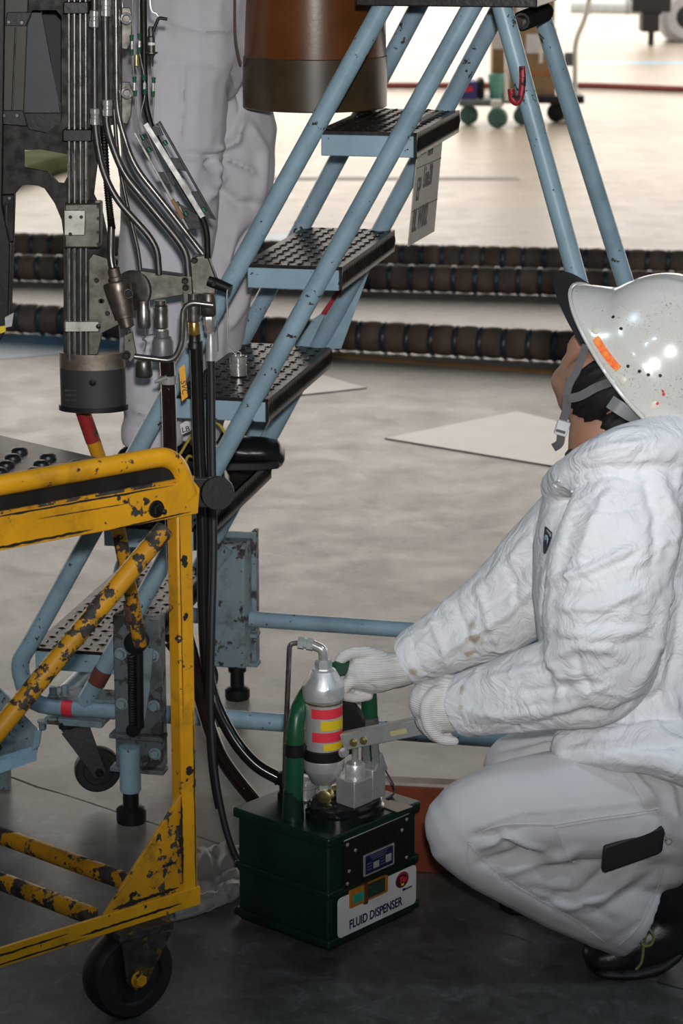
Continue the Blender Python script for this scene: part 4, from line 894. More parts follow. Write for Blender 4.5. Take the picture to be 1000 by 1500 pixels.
P = at(247, 556, 3.931); hc = obj('hose_clamp', MB().lathe(at(247, 562, 3.931), (0,0,1), [(.0135, 0), (.0145, .001), (.0145, .013), (.0135, .014)], 24), CHROME, h_a)
h_b, pb_ = hose('supply_hose', [(287,500,3.935),(289,560,3.93),(292,660,3.92),(297,780,3.90),(299,900,3.88),(307,1000,3.86),(335,1070,3.83),(372,1118,3.81),(414,1143,3.80)], .0108, RUBG, 'thick glossy black hose below the brass nut ending at the dispenser inlet')
obj('end_clamp', MB().torus(pb_[-3], pb_[-1]-pb_[-3], .0112, .0018, 20, 8), DARKST, h_b)
h_c, pcx = hose('supply_hose', [(309,515,3.935),(310,560,3.93),(311,660,3.915),(313,800,3.89),(310,930,3.86),(309,1040,3.84),(316,1140,3.82),(334,1225,3.80),(358,1281,3.79)], .0058, RUBBER, 'thin black hose curving to the lower left side of the dispenser')
obj('hose_tube', MB().tube([p+Vector((-.006,.003,0)) for p in pcx[8:66]], .0042, 12), RUBG, h_c)
# coupling cap on its chain, standing on the fourth tread
kc = L(sA(.774)+.055, .19, .780)
cp_ = thing('coupling_cap', G(349, 549, .7765), 'small chrome coupling cap standing on the oily ladder tread', 'cap')
pcap = G(349, 549, .7765)
obj('cap_body', MB().lathe(pcap, (0,0,1), [(.0155, 0), (.0155, .018), (.0145, .019), (.0145, .021), (.0155, .022), (.0155, .034), (.012, .036), (.004, .036)], 24), CHROME, cp_)
obj('cap_ring', MB().torus(pcap+Vector((0,0,.038)), (0,1,0), .005, .0012, 14, 6), CHROME, cp_)
cap2 = at(356, 600, 4.15)

# ------------------------------------------------------------------ ribbed ducts on the hangar floor
def duct(pts, r, label, sp=.088):
    path = [Vector(p) for p in crs([tuple(G(x, y)+Vector((0,0,r))) for x, y in pts], 40)]
    root = thing('ribbed_duct', path[len(path)//2]-Vector((0,0,r)), label, 'duct', 'ribbed ducts lying across the hangar floor')
    dist = [0]
    for i in range(1, len(path)): dist.append(dist[-1]+(path[i]-path[i-1]).length)
    def at_d(s):
        i = int(np.searchsorted(dist, s)); i = min(max(1, i), len(path)-1); u = (s-dist[i-1])/(dist[i]-dist[i-1]); return path[i-1].lerp(path[i], u), (path[i]-path[i-1]).normalized()
    n = int(dist[-1]/sp); fine = []; rad = []
    for k in range(n*6+1): p, _ = at_d(k*sp/6); fine.append(p); rad.append(r*(.82+.15*math.sin(math.pi*((k % 6)/6))**.7))
    obj('duct_skin', MB().tube(fine, rad, 20), HBROWN, root)
    first = None
    for k in range(n):
        p, t = at_d(k*sp)
        if first is None:
            first = obj('ring', MB().lathe(p-t*.013, t, [(r*.78, 0), (r*.95, .004), (r*.985, .009), (r*.985, .017), (r*.95, .022), (r*.78, .026)], 20, cap=False), HRING, root); f0, t0 = p, t
        else: inst('ring', first, root, p-f0)
duct([(-60, 482), (200, 499), (500, 514), (830, 531), (1100, 543)], .058, 'brown ribbed duct on the floor nearest the ladder, in front of the other two')
duct([(-60, 409), (200, 416), (500, 425), (830, 434), (1100, 441)], .058, 'middle brown ribbed duct of the rear pair, in front of the rearmost')
duct([(-60, 375), (200, 383), (500, 393), (830, 401), (1100, 408)], .058, 'rearmost brown ribbed duct on the floor, partly hidden by its neighbour')

# ------------------------------------------------------------------ platform trolley far behind, with its load
TY = 16.9
tr = thing('platform_trolley', G(760, 186), 'grey platform trolley with green wheels standing far behind the ladder', 'trolley')
def tb(x0, x1, y0, y1, Y, d): # box from picture extents at depth Y
    a, b = at(x0, y1, Y), at(x1, y0, Y); return MB().box(((a.x+b.x)/2, Y+d/2, (a.z+b.z)/2), ((b.x-a.x)/2, d/2, (b.z-a.z)/2))
obj('deck', tb(672, 738, 146, 156, TY, .45), TROLLEY, tr, .01); obj('deck', tb(736, 856, 140, 152, TY+.12, .42), BLACKM, tr, .01)
for x, y, r, m in ((684, 182, 14, GREENW), (726, 187, 15, GREENW), (762, 182, 13, GREENW), (812, 178, 14, RUBBER), (828, 174, 13, RUBBER)):
    g0 = G(x, y); rr = r*mpp(g0); c = g0+Vector((0,0,rr)); cf = obj('caster_fork', MB().box(c+Vector((0,.0,rr*.9)), (rr*.5, .035, rr*.8)), WPIPE if m is GREENW else BLACKM, tr, .005)
    obj('caster_wheel', MB().lathe(c+Vector((0,-.06,0)), (.3,1,0), [(.02, 0), (rr*.6, 0), (rr*.9, .004), (rr, .015), (rr, .045), (rr*.9, .056), (rr*.6, .06), (.02, .06)], 24), m, cf)
def pst(pts, r, Y=TY, m=WPIPE, n='post'): obj(n, MB().tube(fillet([at(x, y, Y) for x, y in pts], .08), r, 12), m, tr)
pst([(742, -60), (742, 148)], .016); pst([(793, -60), (792, 92)], .012, TY+.1); pst([(790,-60),(868,-30),(858, 25), (842, 60), (842, 142)], .017, TY+.2, WPIPE, 'handle')
obj('handle_plate', tb(826, 842, 77, 97, TY+.22, .01), TROLLEY, tr)
def load(name, x0, x1, y0, y1, Y, d, m, label, cat): o = thing(name, at((x0+x1)/2, y1, Y)+Vector((0, d/2, 0)), label, cat); return o
lb = load('cardboard_box', 720, 745, -40, 108, TY+.15, .3, CARD, 'narrow cardboard box with white label stacked at the left of the trolley', 'box')
obj('carton', tb(720, 745, 40, 140, TY+.25, .25), CARD, lb, .004); obj('carton_label', tb(721, 741, 44, 72, TY+.245, .004), WHITEP, lb)
lb = load('cardboard_box', 748, 815, -40, 140, TY+.16, .3, CARD, 'tall brown cardboard box standing in the middle of the trolley', 'box')
obj('carton', tb(748, 815, 42, 140, TY+.16, .3), CARD, lb, .004); obj('carton_label', tb(770, 798, 50, 78, TY+.155, .004), WHITEP, lb); obj('carton_tape', tb(748, 815, 104, 110, TY+.157, .003), plain('orange_print', (.45,.16,.05), .6), lb)
lb = load('cardboard_box', 750, 815, -60, 41, TY+.18, .28, CARD, 'upper brown cardboard box stacked on the tall box on the trolley', 'box')
obj('carton', tb(750, 814, -60, 41.5, TY+.18, .28), CARD, lb, .004); obj('carton_label', tb(756, 776, -20, 20, TY+.175, .004), WHITEP, lb)
lb = load('purple_box', 674, 699, 119, 146, TY+.02, .2, PURP, 'purple box with a red mark on the left end of the trolley', 'box')
obj('box_body', tb(674, 699, 119, 146, TY+.02, .2), PURP, lb, .01); obj('box_mark', tb(679, 692, 127, 134, TY+.014, .004), REDT, lb)
lb = load('black_bag', 698, 718, 114, 146, TY+.03, .2, FBLACK, 'black bag between the purple box and the teal bucket on the trolley', 'bag')
obj('bag_body', tb(699.5, 710, 115, 146, TY+.03, .2), FBLACK, lb, .02)
a, b = at(726, 146, TY+.1), at(726, 109, TY+.1); rr = 12*mpp(a)
lb = thing('bucket', a, 'teal plastic bucket on the trolley beside the white post', 'bucket')
obj('bucket_body', MB().lathe(a, (0,0,1), [(rr*.72, 0), (rr, b.z-a.z-.01), (rr*1.08, b.z-a.z-.008), (rr*1.08, b.z-a.z), (rr*.95, b.z-a.z), (rr*.7, .02)], 24), TEAL, lb)

# red rope across the floor, far aircraft wheel and strut
rp = [G(560, 131), G(700, 131), G(850, 131), G(1010, 137), G(1150, 140)]
tag(obj('floor_rope', MB().tube([Vector(p)+Vector((0,0,.03)) for p in crs([tuple(p) for p in rp], 12)], .026, 10), ROPE), 'dark red rope lying across the bright floor in the distance', 'rope')
wy = G(990, 62).y
fw = thing('landing_wheel', G(1000, 62), 'grey blurred aircraft wheel and strut at the far upper right corner', 'wheel')
wc = at(1004, 24, wy); rr = 38*mpp(wc)
obj('tyre', MB().lathe(wc-Vector((0,.12,0)), (-.25,1,0), [(rr*.45, 0), (rr*.8, .0), (rr, .06), (rr, .2), (rr*.8, .26), (rr*.45, .26)], 32), GREYW, fw)
obj('hub', MB().lathe(wc-Vector((0,.14,0)), (-.25,1,0), [(.02, 0), (rr*.45, .02), (rr*.45, .05)], 24), FBLACK, fw)
obj('wheel_fairing', MB().prism([at(x, y, wy-.05) for x, y in ((975, 62), (1040, 62), (1040, 40), (982, 42))], (0, .3, 0)), GREYW, fw, .02)
obj('strut', MB().tube([at(965, 20, wy-.1), at(984, 2, wy-.1), at(1010, -20, wy-.1)], .03, 12), FBLACK, fw)
tw = thing('tow_bar', at(900, 25, wy-.5), 'pale silver tube ending in a black block at the far upper right', 'tow bar')
obj('tube', MB().tube([at(835, 8, wy-.5), at(942, 10, wy-.5)], 11*mpp(wc), 20), SILV, tw)
for x in (862, 918): obj('tube_collar', MB().tube([at(x-3, 8.5, wy-.5), at(x+3, 8.6, wy-.5)], 12*mpp(wc), 20), GREYW, tw)
obj('black_block', tb(940, 968, -40, 47, wy-.6, .3), FBLACK, tw, .01); obj('black_block', tb(926, 985, -60, 18, wy-.62, .34), FBLACK, tw, .01)
obj('stand_leg', MB().tube([at(954, 30, wy-.45), Vector((at(954, 30, wy-.45).x, wy-.45, 0))], .03, 12), FBLACK, tw)
# olive tarpaulin beam seen through the plate hole
tag(obj('folded_tarpaulin', MB().prism([G(-60, 300), G(-60, 262), G(130, 226), G(130, 244)], (0,0,.10)), OLIVEM, bevel=.03), 'olive green folded tarpaulin far behind the aircraft plate opening', 'tarpaulin')

# ------------------------------------------------------------------ people: lofted limbs fused into one continuous surface
def loft(mb, pts, n=18, sub=5, cap=(1, 1)):
    """pts: (px, py, Y, half-width, half-depth) -> closed tapered limb"""
    q = [(*at(x, y, Y)[:], w, d) for x, y, Y, w, d in pts]; S_ = crs(q, sub)
    P = [Vector(s[:3]) for s in S_]; Wd = [(max(s[3], .002), max(s[4], .002)) for s in S_]; m = len(P)
    T = [(P[min(i+1, m-1)]-P[max(i-1, 0)]).normalized() for i in range(m)]
    rings = [(P[i], T[i], *Wd[i]) for i in range(m)]
    for e, idx, sg in ((0, 0, -1), (1, m-1, 1)):
        if not cap[e]: continue
        ex = []
        for a in (25, 50, 72):
            a = math.radians(a); r = min(Wd[idx]); ex.append((P[idx]+T[idx]*sg*r*math.sin(a)*cap[e], T[idx], Wd[idx][0]*math.cos(a), Wd[idx][1]*math.cos(a)))
        rings = (ex[::-1] + rings) if e == 0 else (rings + ex)
    vs = []
    for p, t, w, d in rings:
        Dv = Vector((0, 1, 0)); Dv = (Dv - t*Dv.dot(t)).normalized(); Wv = t.cross(Dv)
        for k in range(n):
            a = 2*math.pi*k/n; vs.append(p + Wv*w*math.cos(a) + Dv*d*math.sin(a))
    m = len(rings); fs = [(i*n+k, i*n+(k+1)%n, (i+1)*n+(k+1)%n, (i+1)*n+k) for i in range(m-1) for k in range(n)] + [tuple(range(n-1, -1, -1)), tuple((m-1)*n+k for k in range(n))]
    return mb.add(vs, fs)
def fuse(mb, voxel, smooth=6, fac=.5):
    me = mb.mesh('tmp'); bm = bmesh.new(); bm.from_mesh(me); bmesh.ops.recalc_face_normals(bm, faces=bm.faces); bm.to_mesh(me); bm.free()
    o = bpy.data.objects.new('tmp', me); COL.objects.link(o)
    r = o.modifiers.new('r', 'REMESH'); r.mode = 'VOXEL'; r.voxel_size = voxel
    s = o.modifiers.new('s', 'SMOOTH'); s.factor = fac; s.iterations = smooth
    out = bpy.data.meshes.new_from_object(o.evaluated_get(bpy.context.evaluated_depsgraph_get())); bpy.data.objects.remove(o); return out
def arrays(me):
    n = len(me.vertices); co = np.empty(n*3); me.vertices.foreach_get('co', co); no = np.empty(n*3); me.vertices.foreach_get('normal', no); return co.reshape(-1, 3), no.reshape(-1, 3)
aF, aU, aC = np.array(cF), np.array(cU), np.array(cC)
def project(co):
    v = co-aC; d = v@aF; return 500+FPX*v[:,0]/d, 750-FPX*(v@aU)/d
def sculpt(me, ridges, crinkle=(), lump=None):
    """ridges: (polyline px, width px, height m) folds on the side towards the photographer; crinkle: (scale, amp) sharp creases"""
    co, no = arrays(me); x, y = project(co); vd = aC-co; vd /= np.linalg.norm(vd, axis=1)[:,None]; face = np.clip((np.sum(vd*no, 1)-.05)*3, 0, 1)
    dis = np.zeros(len(co))
    for pl_, w, h in ridges:
        best = np.full(len(co), 1e9); tt = np.zeros(len(co)); P = np.array(pl_, float); n = len(P)-1
        for i in range(n):
            a, b = P[i], P[i+1]; ab = b-a; u = np.clip(((x-a[0])*ab[0]+(y-a[1])*ab[1])/(ab@ab), 0, 1)
            d = np.hypot(x-a[0]-u*ab[0], y-a[1]-u*ab[1]); k = d < best; best[k] = d[k]; tt[k] = (i+u[k])/n
        dis += h*(np.exp(-(best/w)**2) if w > 5.6 else np.exp(-best/(w*.8)))*np.clip(np.sin(np.pi*np.clip(tt*.9+.05, 0, 1))*1.8, 0, 1)*face
    for sc, am in crinkle:
        for i in range(len(co)):
            p = Vector(co[i]*sc); q = noise.noise_vector(p*.6)*.7; dis[i] += am*(.45-abs(noise.noise(p+q)*1.6))
    if lump:
        for i in range(len(co)): dis[i] += lump[1]*noise.noise(Vector(co[i]*lump[0]))
    co = co + no*dis[:,None]; me.vertices.foreach_set('co', co.ravel()); me.update(); return me
def floor_clamp(me, z=.001):
    co, _ = arrays(me); co[:,2] = np.maximum(co[:,2], z); me.vertices.foreach_set('co', co.ravel()); me.update(); return me
def part(name, me, mat, parent, label=None): return obj(name, me, mat, parent, angle=70, label=label)

# ---- crouching person
cp1 = thing('person', G(930, 1415), 'person in white coveralls and white helmet crouching at the green dispenser, working its lever', 'person')
# head frame: forward, up, left
hf = Vector((-.62, .22, .755)).normalized(); hu = Vector((.66, -.36, .647)); hu = (hu-hf*hu.dot(hf)).normalized(); hl_ = hu.cross(hf).normalized()
HC = at(931, 552, 3.62)                              # centre of the skull
def H_(f, l, u): return HC + hf*f + hl_*l + hu*u
bd = MB()
bd.ell(H_(-.005, 0, .02), (.098, .078, .100), hf, hl_, hu)
bd.ell(H_(.024, 0, -.055), (.060, .062, .072), hf, hl_, hu)
bd.ell(H_(.056, 0, -.094), (.028, .032, .024), hf, hl_, hu)
bd.ell(H_(.090, 0, -.038), (.018, .015, .026), hf, hl_, hu)
bd.ell(H_(.076, 0, -.072), (.016, .026, .012), hf, hl_, hu)
bd.ell(H_(.078, 0, .010), (.022, .058, .016), hf, hl_, hu)
for sg in (-1, 1):
    bd.ell(H_(-.004, .076*sg, -.025), (.016, .008, .028), hf, hl_, hu); bd.ell(H_(.050, .038*sg, -.045), (.026, .026, .034), hf, hl_, hu)
nk = MB()
loft(bd, [(905, 580, 3.63, .060, .060), (888, 625, 3.62, .056, .056), (888, 680, 3.61, .060, .060), (905, 730, 3.61, .085, .13)])
loft(bd, [(905, 730, 3.62, .10, .15), (925, 860, 3.62, .11, .15), (950, 1000, 3.62, .11, .14), (980, 1120, 3.62, .115, .15)])
loft(bd, [(925, 700, 3.50, .055, .055), (895, 850, 3.44, .05, .05), (888, 965, 3.44, .045, .045)]); loft(bd, [(888, 965, 3.44, .045, .045), (800, 1008, 3.48, .042, .042), (690, 1032, 3.545, .030, .032), (660, 1035, 3.56, .028, .03)])
loft(bd, [(850, 735, 3.76, .055, .055), (765, 850, 3.80, .05, .05), (700, 905, 3.82, .045, .045), (600, 975, 3.83, .030, .032), (570, 985, 3.83, .028, .03)])
loft(bd, [(1000, 1165, 3.53, .07, .07), (850, 1180, 3.49, .06, .06), (690, 1205, 3.46, .045, .045)]); loft(bd, [(690, 1215, 3.46, .045, .045), (800, 1280, 3.48, .05, .05), (925, 1332, 3.52, .036, .036)])
loft(bd, [(990, 1140, 3.72, .06, .06), (860, 1128, 3.75, .05, .05), (770, 1126, 3.775, .036, .04)]); loft(bd, [(770, 1130, 3.775, .036, .04), (800, 1225, 3.78, .038, .04), (828, 1312, 3.78, .034, .036)])
part('body', fuse(bd, .006, 5), SKIN, cp1)
for sg in (-1, 1): obj('eye', MB().ell(H_(.087, .032*sg, -.008), (.011, .013, .011)), WHITEP, cp1)
# hair: cap of hair under the helmet, down the nape
hr_ = MB(); hr_.ell(H_(-.012, 0, .022), (.104, .086, .104), hf, hl_, hu)
hr_.ell(H_(-.040, 0, -.050), (.066, .078, .060), hf, hl_, hu); hr_.ell(H_(-.058, 0, -.095), (.040, .060, .036), hf, hl_, hu)
for sg in (-1, 1): hr_.ell(H_(.020, .072*sg, -.030), (.042, .017, .052), hf, hl_, hu); hr_.ell(H_(-.045, .045*sg, -.085), (.045, .030, .040), hf, hl_, hu)
hm = fuse(hr_, .004, 3); co, no = arrays(hm)
rel = co-np.array(HC); lf, ll, lu_ = rel@np.array(hf), rel@np.array(hl_), rel@np.array(hu)
st_ = np.array([noise.noise(Vector((ll[i]*110, lf[i]*110, lu_[i]*14))) for i in range(len(co))]); co += no*(st_*.0045)[:,None]
co -= np.array(hu)[None,:]*(np.clip(st_, 0, 1)*.012*(lu_ < -.03))[:,None]
# keep the face free of hair
co -= np.array(hf)[None,:]*(np.clip(lf-(.058-.5*np.clip(-lu_-.03, 0, .06)), 0, 1)*1.0)[:,None]
hm.vertices.foreach_set('co', co.ravel()); hm.update(); part('hair', hm, HAIRM, cp1)
# helmet shell
hel = MB(); vs = []; NR, NS = 22, 64
HO = H_(-.004, 0, .028)
def hshell(th, ph, grow=0):
    # th 0 top .. 1 rim, ph angle round from forward
    f_ = math.cos(ph); s_ = math.sin(ph); a = .128+.012*(f_ < 0)*abs(f_)+grow; b = .112+grow; c_ = .140+grow
    e = math.pi/2*th; r = math.sin(e)**.86; z = math.cos(e)**.92 if e < math.pi/2-1e-6 else 0
    R_ = Vector((a*f_*r, b*s_*r, c_*z))
    # raised centre crown with ribs
    crown = math.exp(-((b*s_*r)/.045)**4)*(1-th**3); R_.z += .012*crown; R_.z += .0016*crown*math.cos(b*s_*r*2*math.pi/.022)
    # side recess
    sd = math.exp(-((th-.56)/.27)**8)*min(1, max(0, abs(s_)*4-2.2)); R_.y *= 1-.07*sd
    # flare at the rim, brim at the front
    fl = max(0, (th-.93)/.07); R_ = Vector((R_.x*(1+.045*fl), R_.y*(1+.05*fl), R_.z-.010*fl))
    if f_ > 0: br_ = max(0, (th-.90)/.10)*max(0, f_)**2.2; R_.x += .036*br_; R_.z -= .004*br_
    return HO + hf*R_.x + hl_*R_.y + hu*R_.z
for i in range(NR+1):
    th = (i/NR)**.9
    for k in range(NS): vs.append(hshell(th, 2*math.pi*k/NS))
fs = [(i*NS+k, i*NS+(k+1)%NS, (i+1)*NS+(k+1)%NS, (i+1)*NS+k) for i in range(NR) for k in range(NS)]
hel.add(vs, fs); ho = obj('helmet', hel, HELM, cp1, angle=75)
sm = ho.modifiers.new('thick', 'SOLIDIFY'); sm.thickness = .003; sm.offset = -1; sb = ho.modifiers.new('sub', 'SUBSURF'); sb.levels = 1; sb.render_levels = 1
rim = [hshell(1, 2*math.pi*k/NS)-hu*.001 for k in range(NS+1)]; obj('helmet_rim', MB().tube(rim, .0032, 8), HELM, ho)
def on_shell(x, y, push=0):
    """point on the shell under a picture position"""
    d = ray(x, y).normalized(); best = None
    for i in range(2, 101):
        for k in range(0, 200):
            P_ = hshell(i/100, 2*math.pi*k/200); v = P_-cC; t = v.dot(d); e = (v-d*t).length
            if e < .004 and (best is None or t < best[0]): best = (t, P_, i/100, 2*math.pi*k/200)
    if best is None: return None
    t, P_, th, ph = best; n_ = (hshell(th, ph+.03)-P_).cross(hshell(min(1, th+.02), ph)-P_).normalized()
    if n_.dot(d) > 0: n_ = -n_
    return P_+n_*push, n_
def disc(name, x, y, r, m, h=.0015):
    q = on_shell(x, y)
    if q: obj(name, MB().lathe(q[0], q[1], [(r, -.001), (r, h*.6), (r*.75, h)], 14), m, ho)
for x, y in ((883,452),(894,464),(906,481),(917,539),(934,545),(951,549),(969,551)): disc('vent_hole', x, y, .0026, FBLACK, .0006)
for x, y in ((869,482),(910,556),(962,595)): disc('rivet', x, y, .0062, plain('cream_rivet', (.66,.62,.52), .4), .002)
sa = [on_shell(872+30*t/6, 494+49*t/6) for t in range(7)]; sa = [s for s in sa if s]
if len(sa) > 3:
    tt_ = np.linspace(0, 1, len(sa)); fit = [np.polyval(np.polyfit(tt_, [s[0][c] for s in sa], 2), tt_) for c in range(3)]; nn_ = sum((s[1] for s in sa), Vector()).normalized(); sa = [(Vector((fit[0][i], fit[1][i], fit[2][i]))+nn_*.0012, nn_) for i in range(len(sa))]
if len(sa) > 2:
    mb = MB(); vs = []
    for p, n_ in sa:
        d = (sa[-1][0]-sa[0][0]).normalized(); w_ = n_.cross(d).normalized()*.0055
        vs += [p-w_+n_*.0016, p+w_+n_*.0016, p-w_-n_*.001, p+w_-n_*.001]
    m = len(sa); fs = []
    for i in range(m-1): b_ = i*4; fs += [(b_, b_+1, b_+5, b_+4), (b_+2, b_+6, b_+7, b_+3), (b_, b_+4, b_+6, b_+2), (b_+1, b_+3, b_+7, b_+5)]
    fs += [(0, 2, 3, 1), (m*4-4, m*4-3, m*4-1, m*4-2)]
    obj('orange_sticker', mb.add(vs, fs), ORANGE, ho, label='orange retroreflective sticker')
for x, y, r in ((973,572,.0018),(971,580,.0022),(963,594,.0024)): disc('red_mark', x, y, r, REDT, .0026)
# dark cap peak showing under the brim
pk = MB(); vs = []
for rr, dz in ((.11, .0), (.150, -.004), (.194, -.014), (.195, -.018), (.150, -.010), (.11, -.004)):
    for k in range(25): a = math.radians(-62+124*k/24); vs.append(HO + hf*rr*math.cos(a)*1.02 + hl_*min(.10, rr*.62)*math.sin(a)*1.05 + hu*(dz-.006))
pk.add(vs, [(i*25+k, i*25+k+1, (i+1)*25+k+1, (i+1)*25+k) for i in range(5) for k in range(24)] + [(5*25+k, 5*25+k+1, k+1, k) for k in range(24)]); obj('cap_peak', pk, CLOTHB, cp1)
# chin strap
def strapm(name, pts, w, m, par): 
    P = [Vector(p) for p in crs([tuple(p) for p in pts], 6)]; mb = MB(); vs = []; n = len(P)
    for i in range(n):
        t = (P[min(i+1, n-1)]-P[max(i-1, 0)]).normalized(); v = (cC-P[i]).normalized(); sd = t.cross(v).normalized()*w/2; vs += [P[i]-sd, P[i]+sd, P[i]-sd+v*.0015, P[i]+sd+v*.0015]
    fs = []
    for i in range(n-1): b_ = i*4; fs += [(b_, b_+1, b_+5, b_+4), (b_+2, b_+6, b_+7, b_+3), (b_, b_+4, b_+6, b_+2), (b_+1, b_+3, b_+7, b_+5)]
    fs += [(0, 2, 3, 1), (n*4-4, n*4-3, n*4-1, n*4-2)]; return obj(name, mb.add(vs, fs), m, par)
SY = 3.525
st1 = strapm('chin_strap', [at(858, 505, SY+.02), at(846, 540, SY), at(834, 562, SY-.005), at(829, 580, SY-.008)], .011, STRAP, cp1)
strapm('strap_web', [at(893, 560, SY), at(872, 568, SY-.01), at(850, 580, SY-.013), at(832, 584, SY-.010)], .013, STRAP, st1)
strapm('strap_web', [at(830, 578, SY-.009), at(829, 600, SY-.008), at(822, 625, SY-.006), at(820, 648, SY-.004), at(810, 656, SY+.005)], .0125, STRAP, st1)
bkp = at(823, 627, SY-.012); obj('strap_buckle', MB().box(bkp, (.0095, .005, .011), (.95,0,-.28), (0,1,0), (.28,0,.95)), LGREY, st1, .0015)
bsl = at(821, 632, SY-.0175); obj('buckle_slot', MB().box(bsl, (.0070, .0006, .0020), (.95,0,-.28), (0,1,0), (.28,0,.95)), STRAP, st1)
strapm('nape_pad', [at(893, 588, SY+.02), at(905, 596, SY+.01), at(925, 608, SY+.01), at(945, 612, SY+.02)], .020, plain('nape_grey', (.20,.205,.21), .5), cp1)
obj('undershirt_collar', MB().tube([Vector(p) for p in crs([at(838, 668, 3.60)[:], at(842, 676, 3.555)[:], at(856, 684, 3.52)[:], at(885, 682, 3.50)[:]], 6)], .012, 10), CLOTHB, cp1)
# jacket
jm = MB()
loft(jm, [(890, 705, 3.61, .075, .085), (905, 745, 3.62, .118, .175), (918, 830, 3.62, .132, .185), (930, 940, 3.62, .138, .185), (940, 1030, 3.62, .135, .185), (935, 1078, 3.61, .145, .19)], cap=(.5, .12))
loft(jm, [(935, 712, 3.49, .078, .070), (905, 800, 3.445, .088, .082), (888, 890, 3.425, .090, .082), (880, 965, 3.43, .085, .078), (865, 992, 3.44, .074, .072), (800, 1005, 3.475, .066, .064), (730, 1022, 3.515, .056, .056), (676, 1034, 3.55, .048, .048)], cap=(1, .02))
loft(jm, [(868, 745, 3.74, .075, .075), (800, 828, 3.78, .080, .075), (735, 890, 3.805, .073, .07), (660, 935, 3.82, .058, .056), (592, 970, 3.83, .041, .044)], cap=(1, .02))
loft(jm, [(812, 712, 3.60, .022, .03), (845, 690, 3.52, .030, .036), (895, 668, 3.47, .036, .042), (955, 652, 3.48, .040, .05), (1030, 645, 3.56, .05, .06), (1040, 650, 3.66, .05, .06), (960, 650, 3.73, .04, .05)], cap=(1, 1))
loft(jm, [(830, 705, 3.62, .03, .05), (818, 780, 3.60, .035, .09), (815, 870, 3.60, .035, .11), (830, 960, 3.60, .04, .12)])
loft(jm, [(880, 1050, 3.60, .04, .17), (960, 1060, 3.56, .06, .18), (1010, 1080, 3.56, .06, .18)])
jme = fuse(jm, .0040, 9)
jr = [
 ([(800,850),(850,840),(930,800)], 7, .007), ([(810,890),(880,885),(950,860)], 8, .006), ([(815,925),(880,930),(950,920)], 8, .007), ([(800,965),(850,945),(900,950)], 9, .008),
 ([(850,700),(830,760),(800,860),(795,930)], 8, .009), ([(905,705),(870,760),(845,830)], 9, .006), ([(965,700),(985,760),(985,840)], 9, .008), ([(940,690),(960,760),(955,850)], 8, -.006),
 ([(830,680),(880,660),(960,645)], 7, .006), ([(820,700),(880,685),(980,680)], 6, -.005), ([(985,850),(965,940),(930,1010)], 9, .008), ([(1000,880),(990,960),(960,1040)], 9, -.008),
 ([(705,1000),(760,985),(830,970)], 7, .005), ([(690,1050),(760,1045),(850,1035)], 7, .005), ([(740,1070),(800,1058),(880,1035)], 6, -.006), ([(760,1015),(820,1010),(880,1000)], 7, -.005), ([(800,950),(815,980),(820,1030)], 6, .006), ([(840,945),(850,985),(870,1020)], 6, -.005),
 ([(780,780),(740,830),(690,870)], 7, .005), ([(790,800),(740,870),(650,930)], 8, -.005), ([(790,850),(740,900),(640,960)], 8, .006), ([(700,860),(712,900),(735,960)], 6, .005), ([(665,885),(680,920),(700,970)], 6, -.005), ([(630,905),(645,940),(660,985)], 6, .005), ([(600,930),(610,960),(628,1000)], 5, -.004), ([(740,815),(755,870),(775,940)], 6, -.005),
 ([(850,1080),(920,1068),(1000,1060)], 7, .006), ([(840,1050),(900,1045),(990,1010)], 8, -.008), ([(880,1100),(940,1095),(1000,1090)], 6, -.004), ([(960,980),(985,1030),(1000,1070)], 7, .007)]
rng = random.Random(3)
def creases(n, xr, yr, ang, ln, w, h):
    for _ in range(n):
        x, y = rng.uniform(*xr), rng.uniform(*yr); a = math.radians(rng.gauss(*ang)); l = rng.uniform(*ln)/2; b = rng.uniform(-.18, .18)*l
        c, s_ = math.cos(a), -math.sin(a); jr.append(([(x-c*l, y-s_*l), (x+s_*b, y-c*b), (x+c*l, y+s_*l)], rng.uniform(*w), rng.uniform(*h)*rng.choice((1, 1, -1))))
creases(60, (800, 975), (720, 960), (25, 16), (40, 130), (3, 5.5), (.0010, .0028))
creases(22, (800, 975), (720, 960), (-55, 20), (30, 80), (3, 4.5), (.0010, .0022))
creases(38, (680, 900), (950, 1080), (8, 18), (30, 100), (3, 5), (.0010, .0025)); creases(14, (680, 860), (960, 1075), (70, 20), (20, 55), (3, 4), (.0008, .0020))
creases(34, (590, 800), (790, 990), (60, 22), (25, 80), (3, 5), (.0010, .0025)); creases(24, (590, 800), (790, 990), (30, 14), (40, 110), (3, 5), (.0010, .0025))
creases(26, (950, 1005), (680, 1100), (80, 20), (40, 130), (3, 6), (.0012, .003)); creases(22, (840, 1005), (1030, 1105), (10, 18), (40, 120), (3, 5), (.0012, .0028)); creases(20, (820, 1000), (640, 720), (15, 18), (40, 120), (3, 5), (.0012, .003))
part('jacket', sculpt(jme, jr, ((9, .0030), (22, .0012))), TYV, cp1)
jo = bpy.data.objects['jacket']
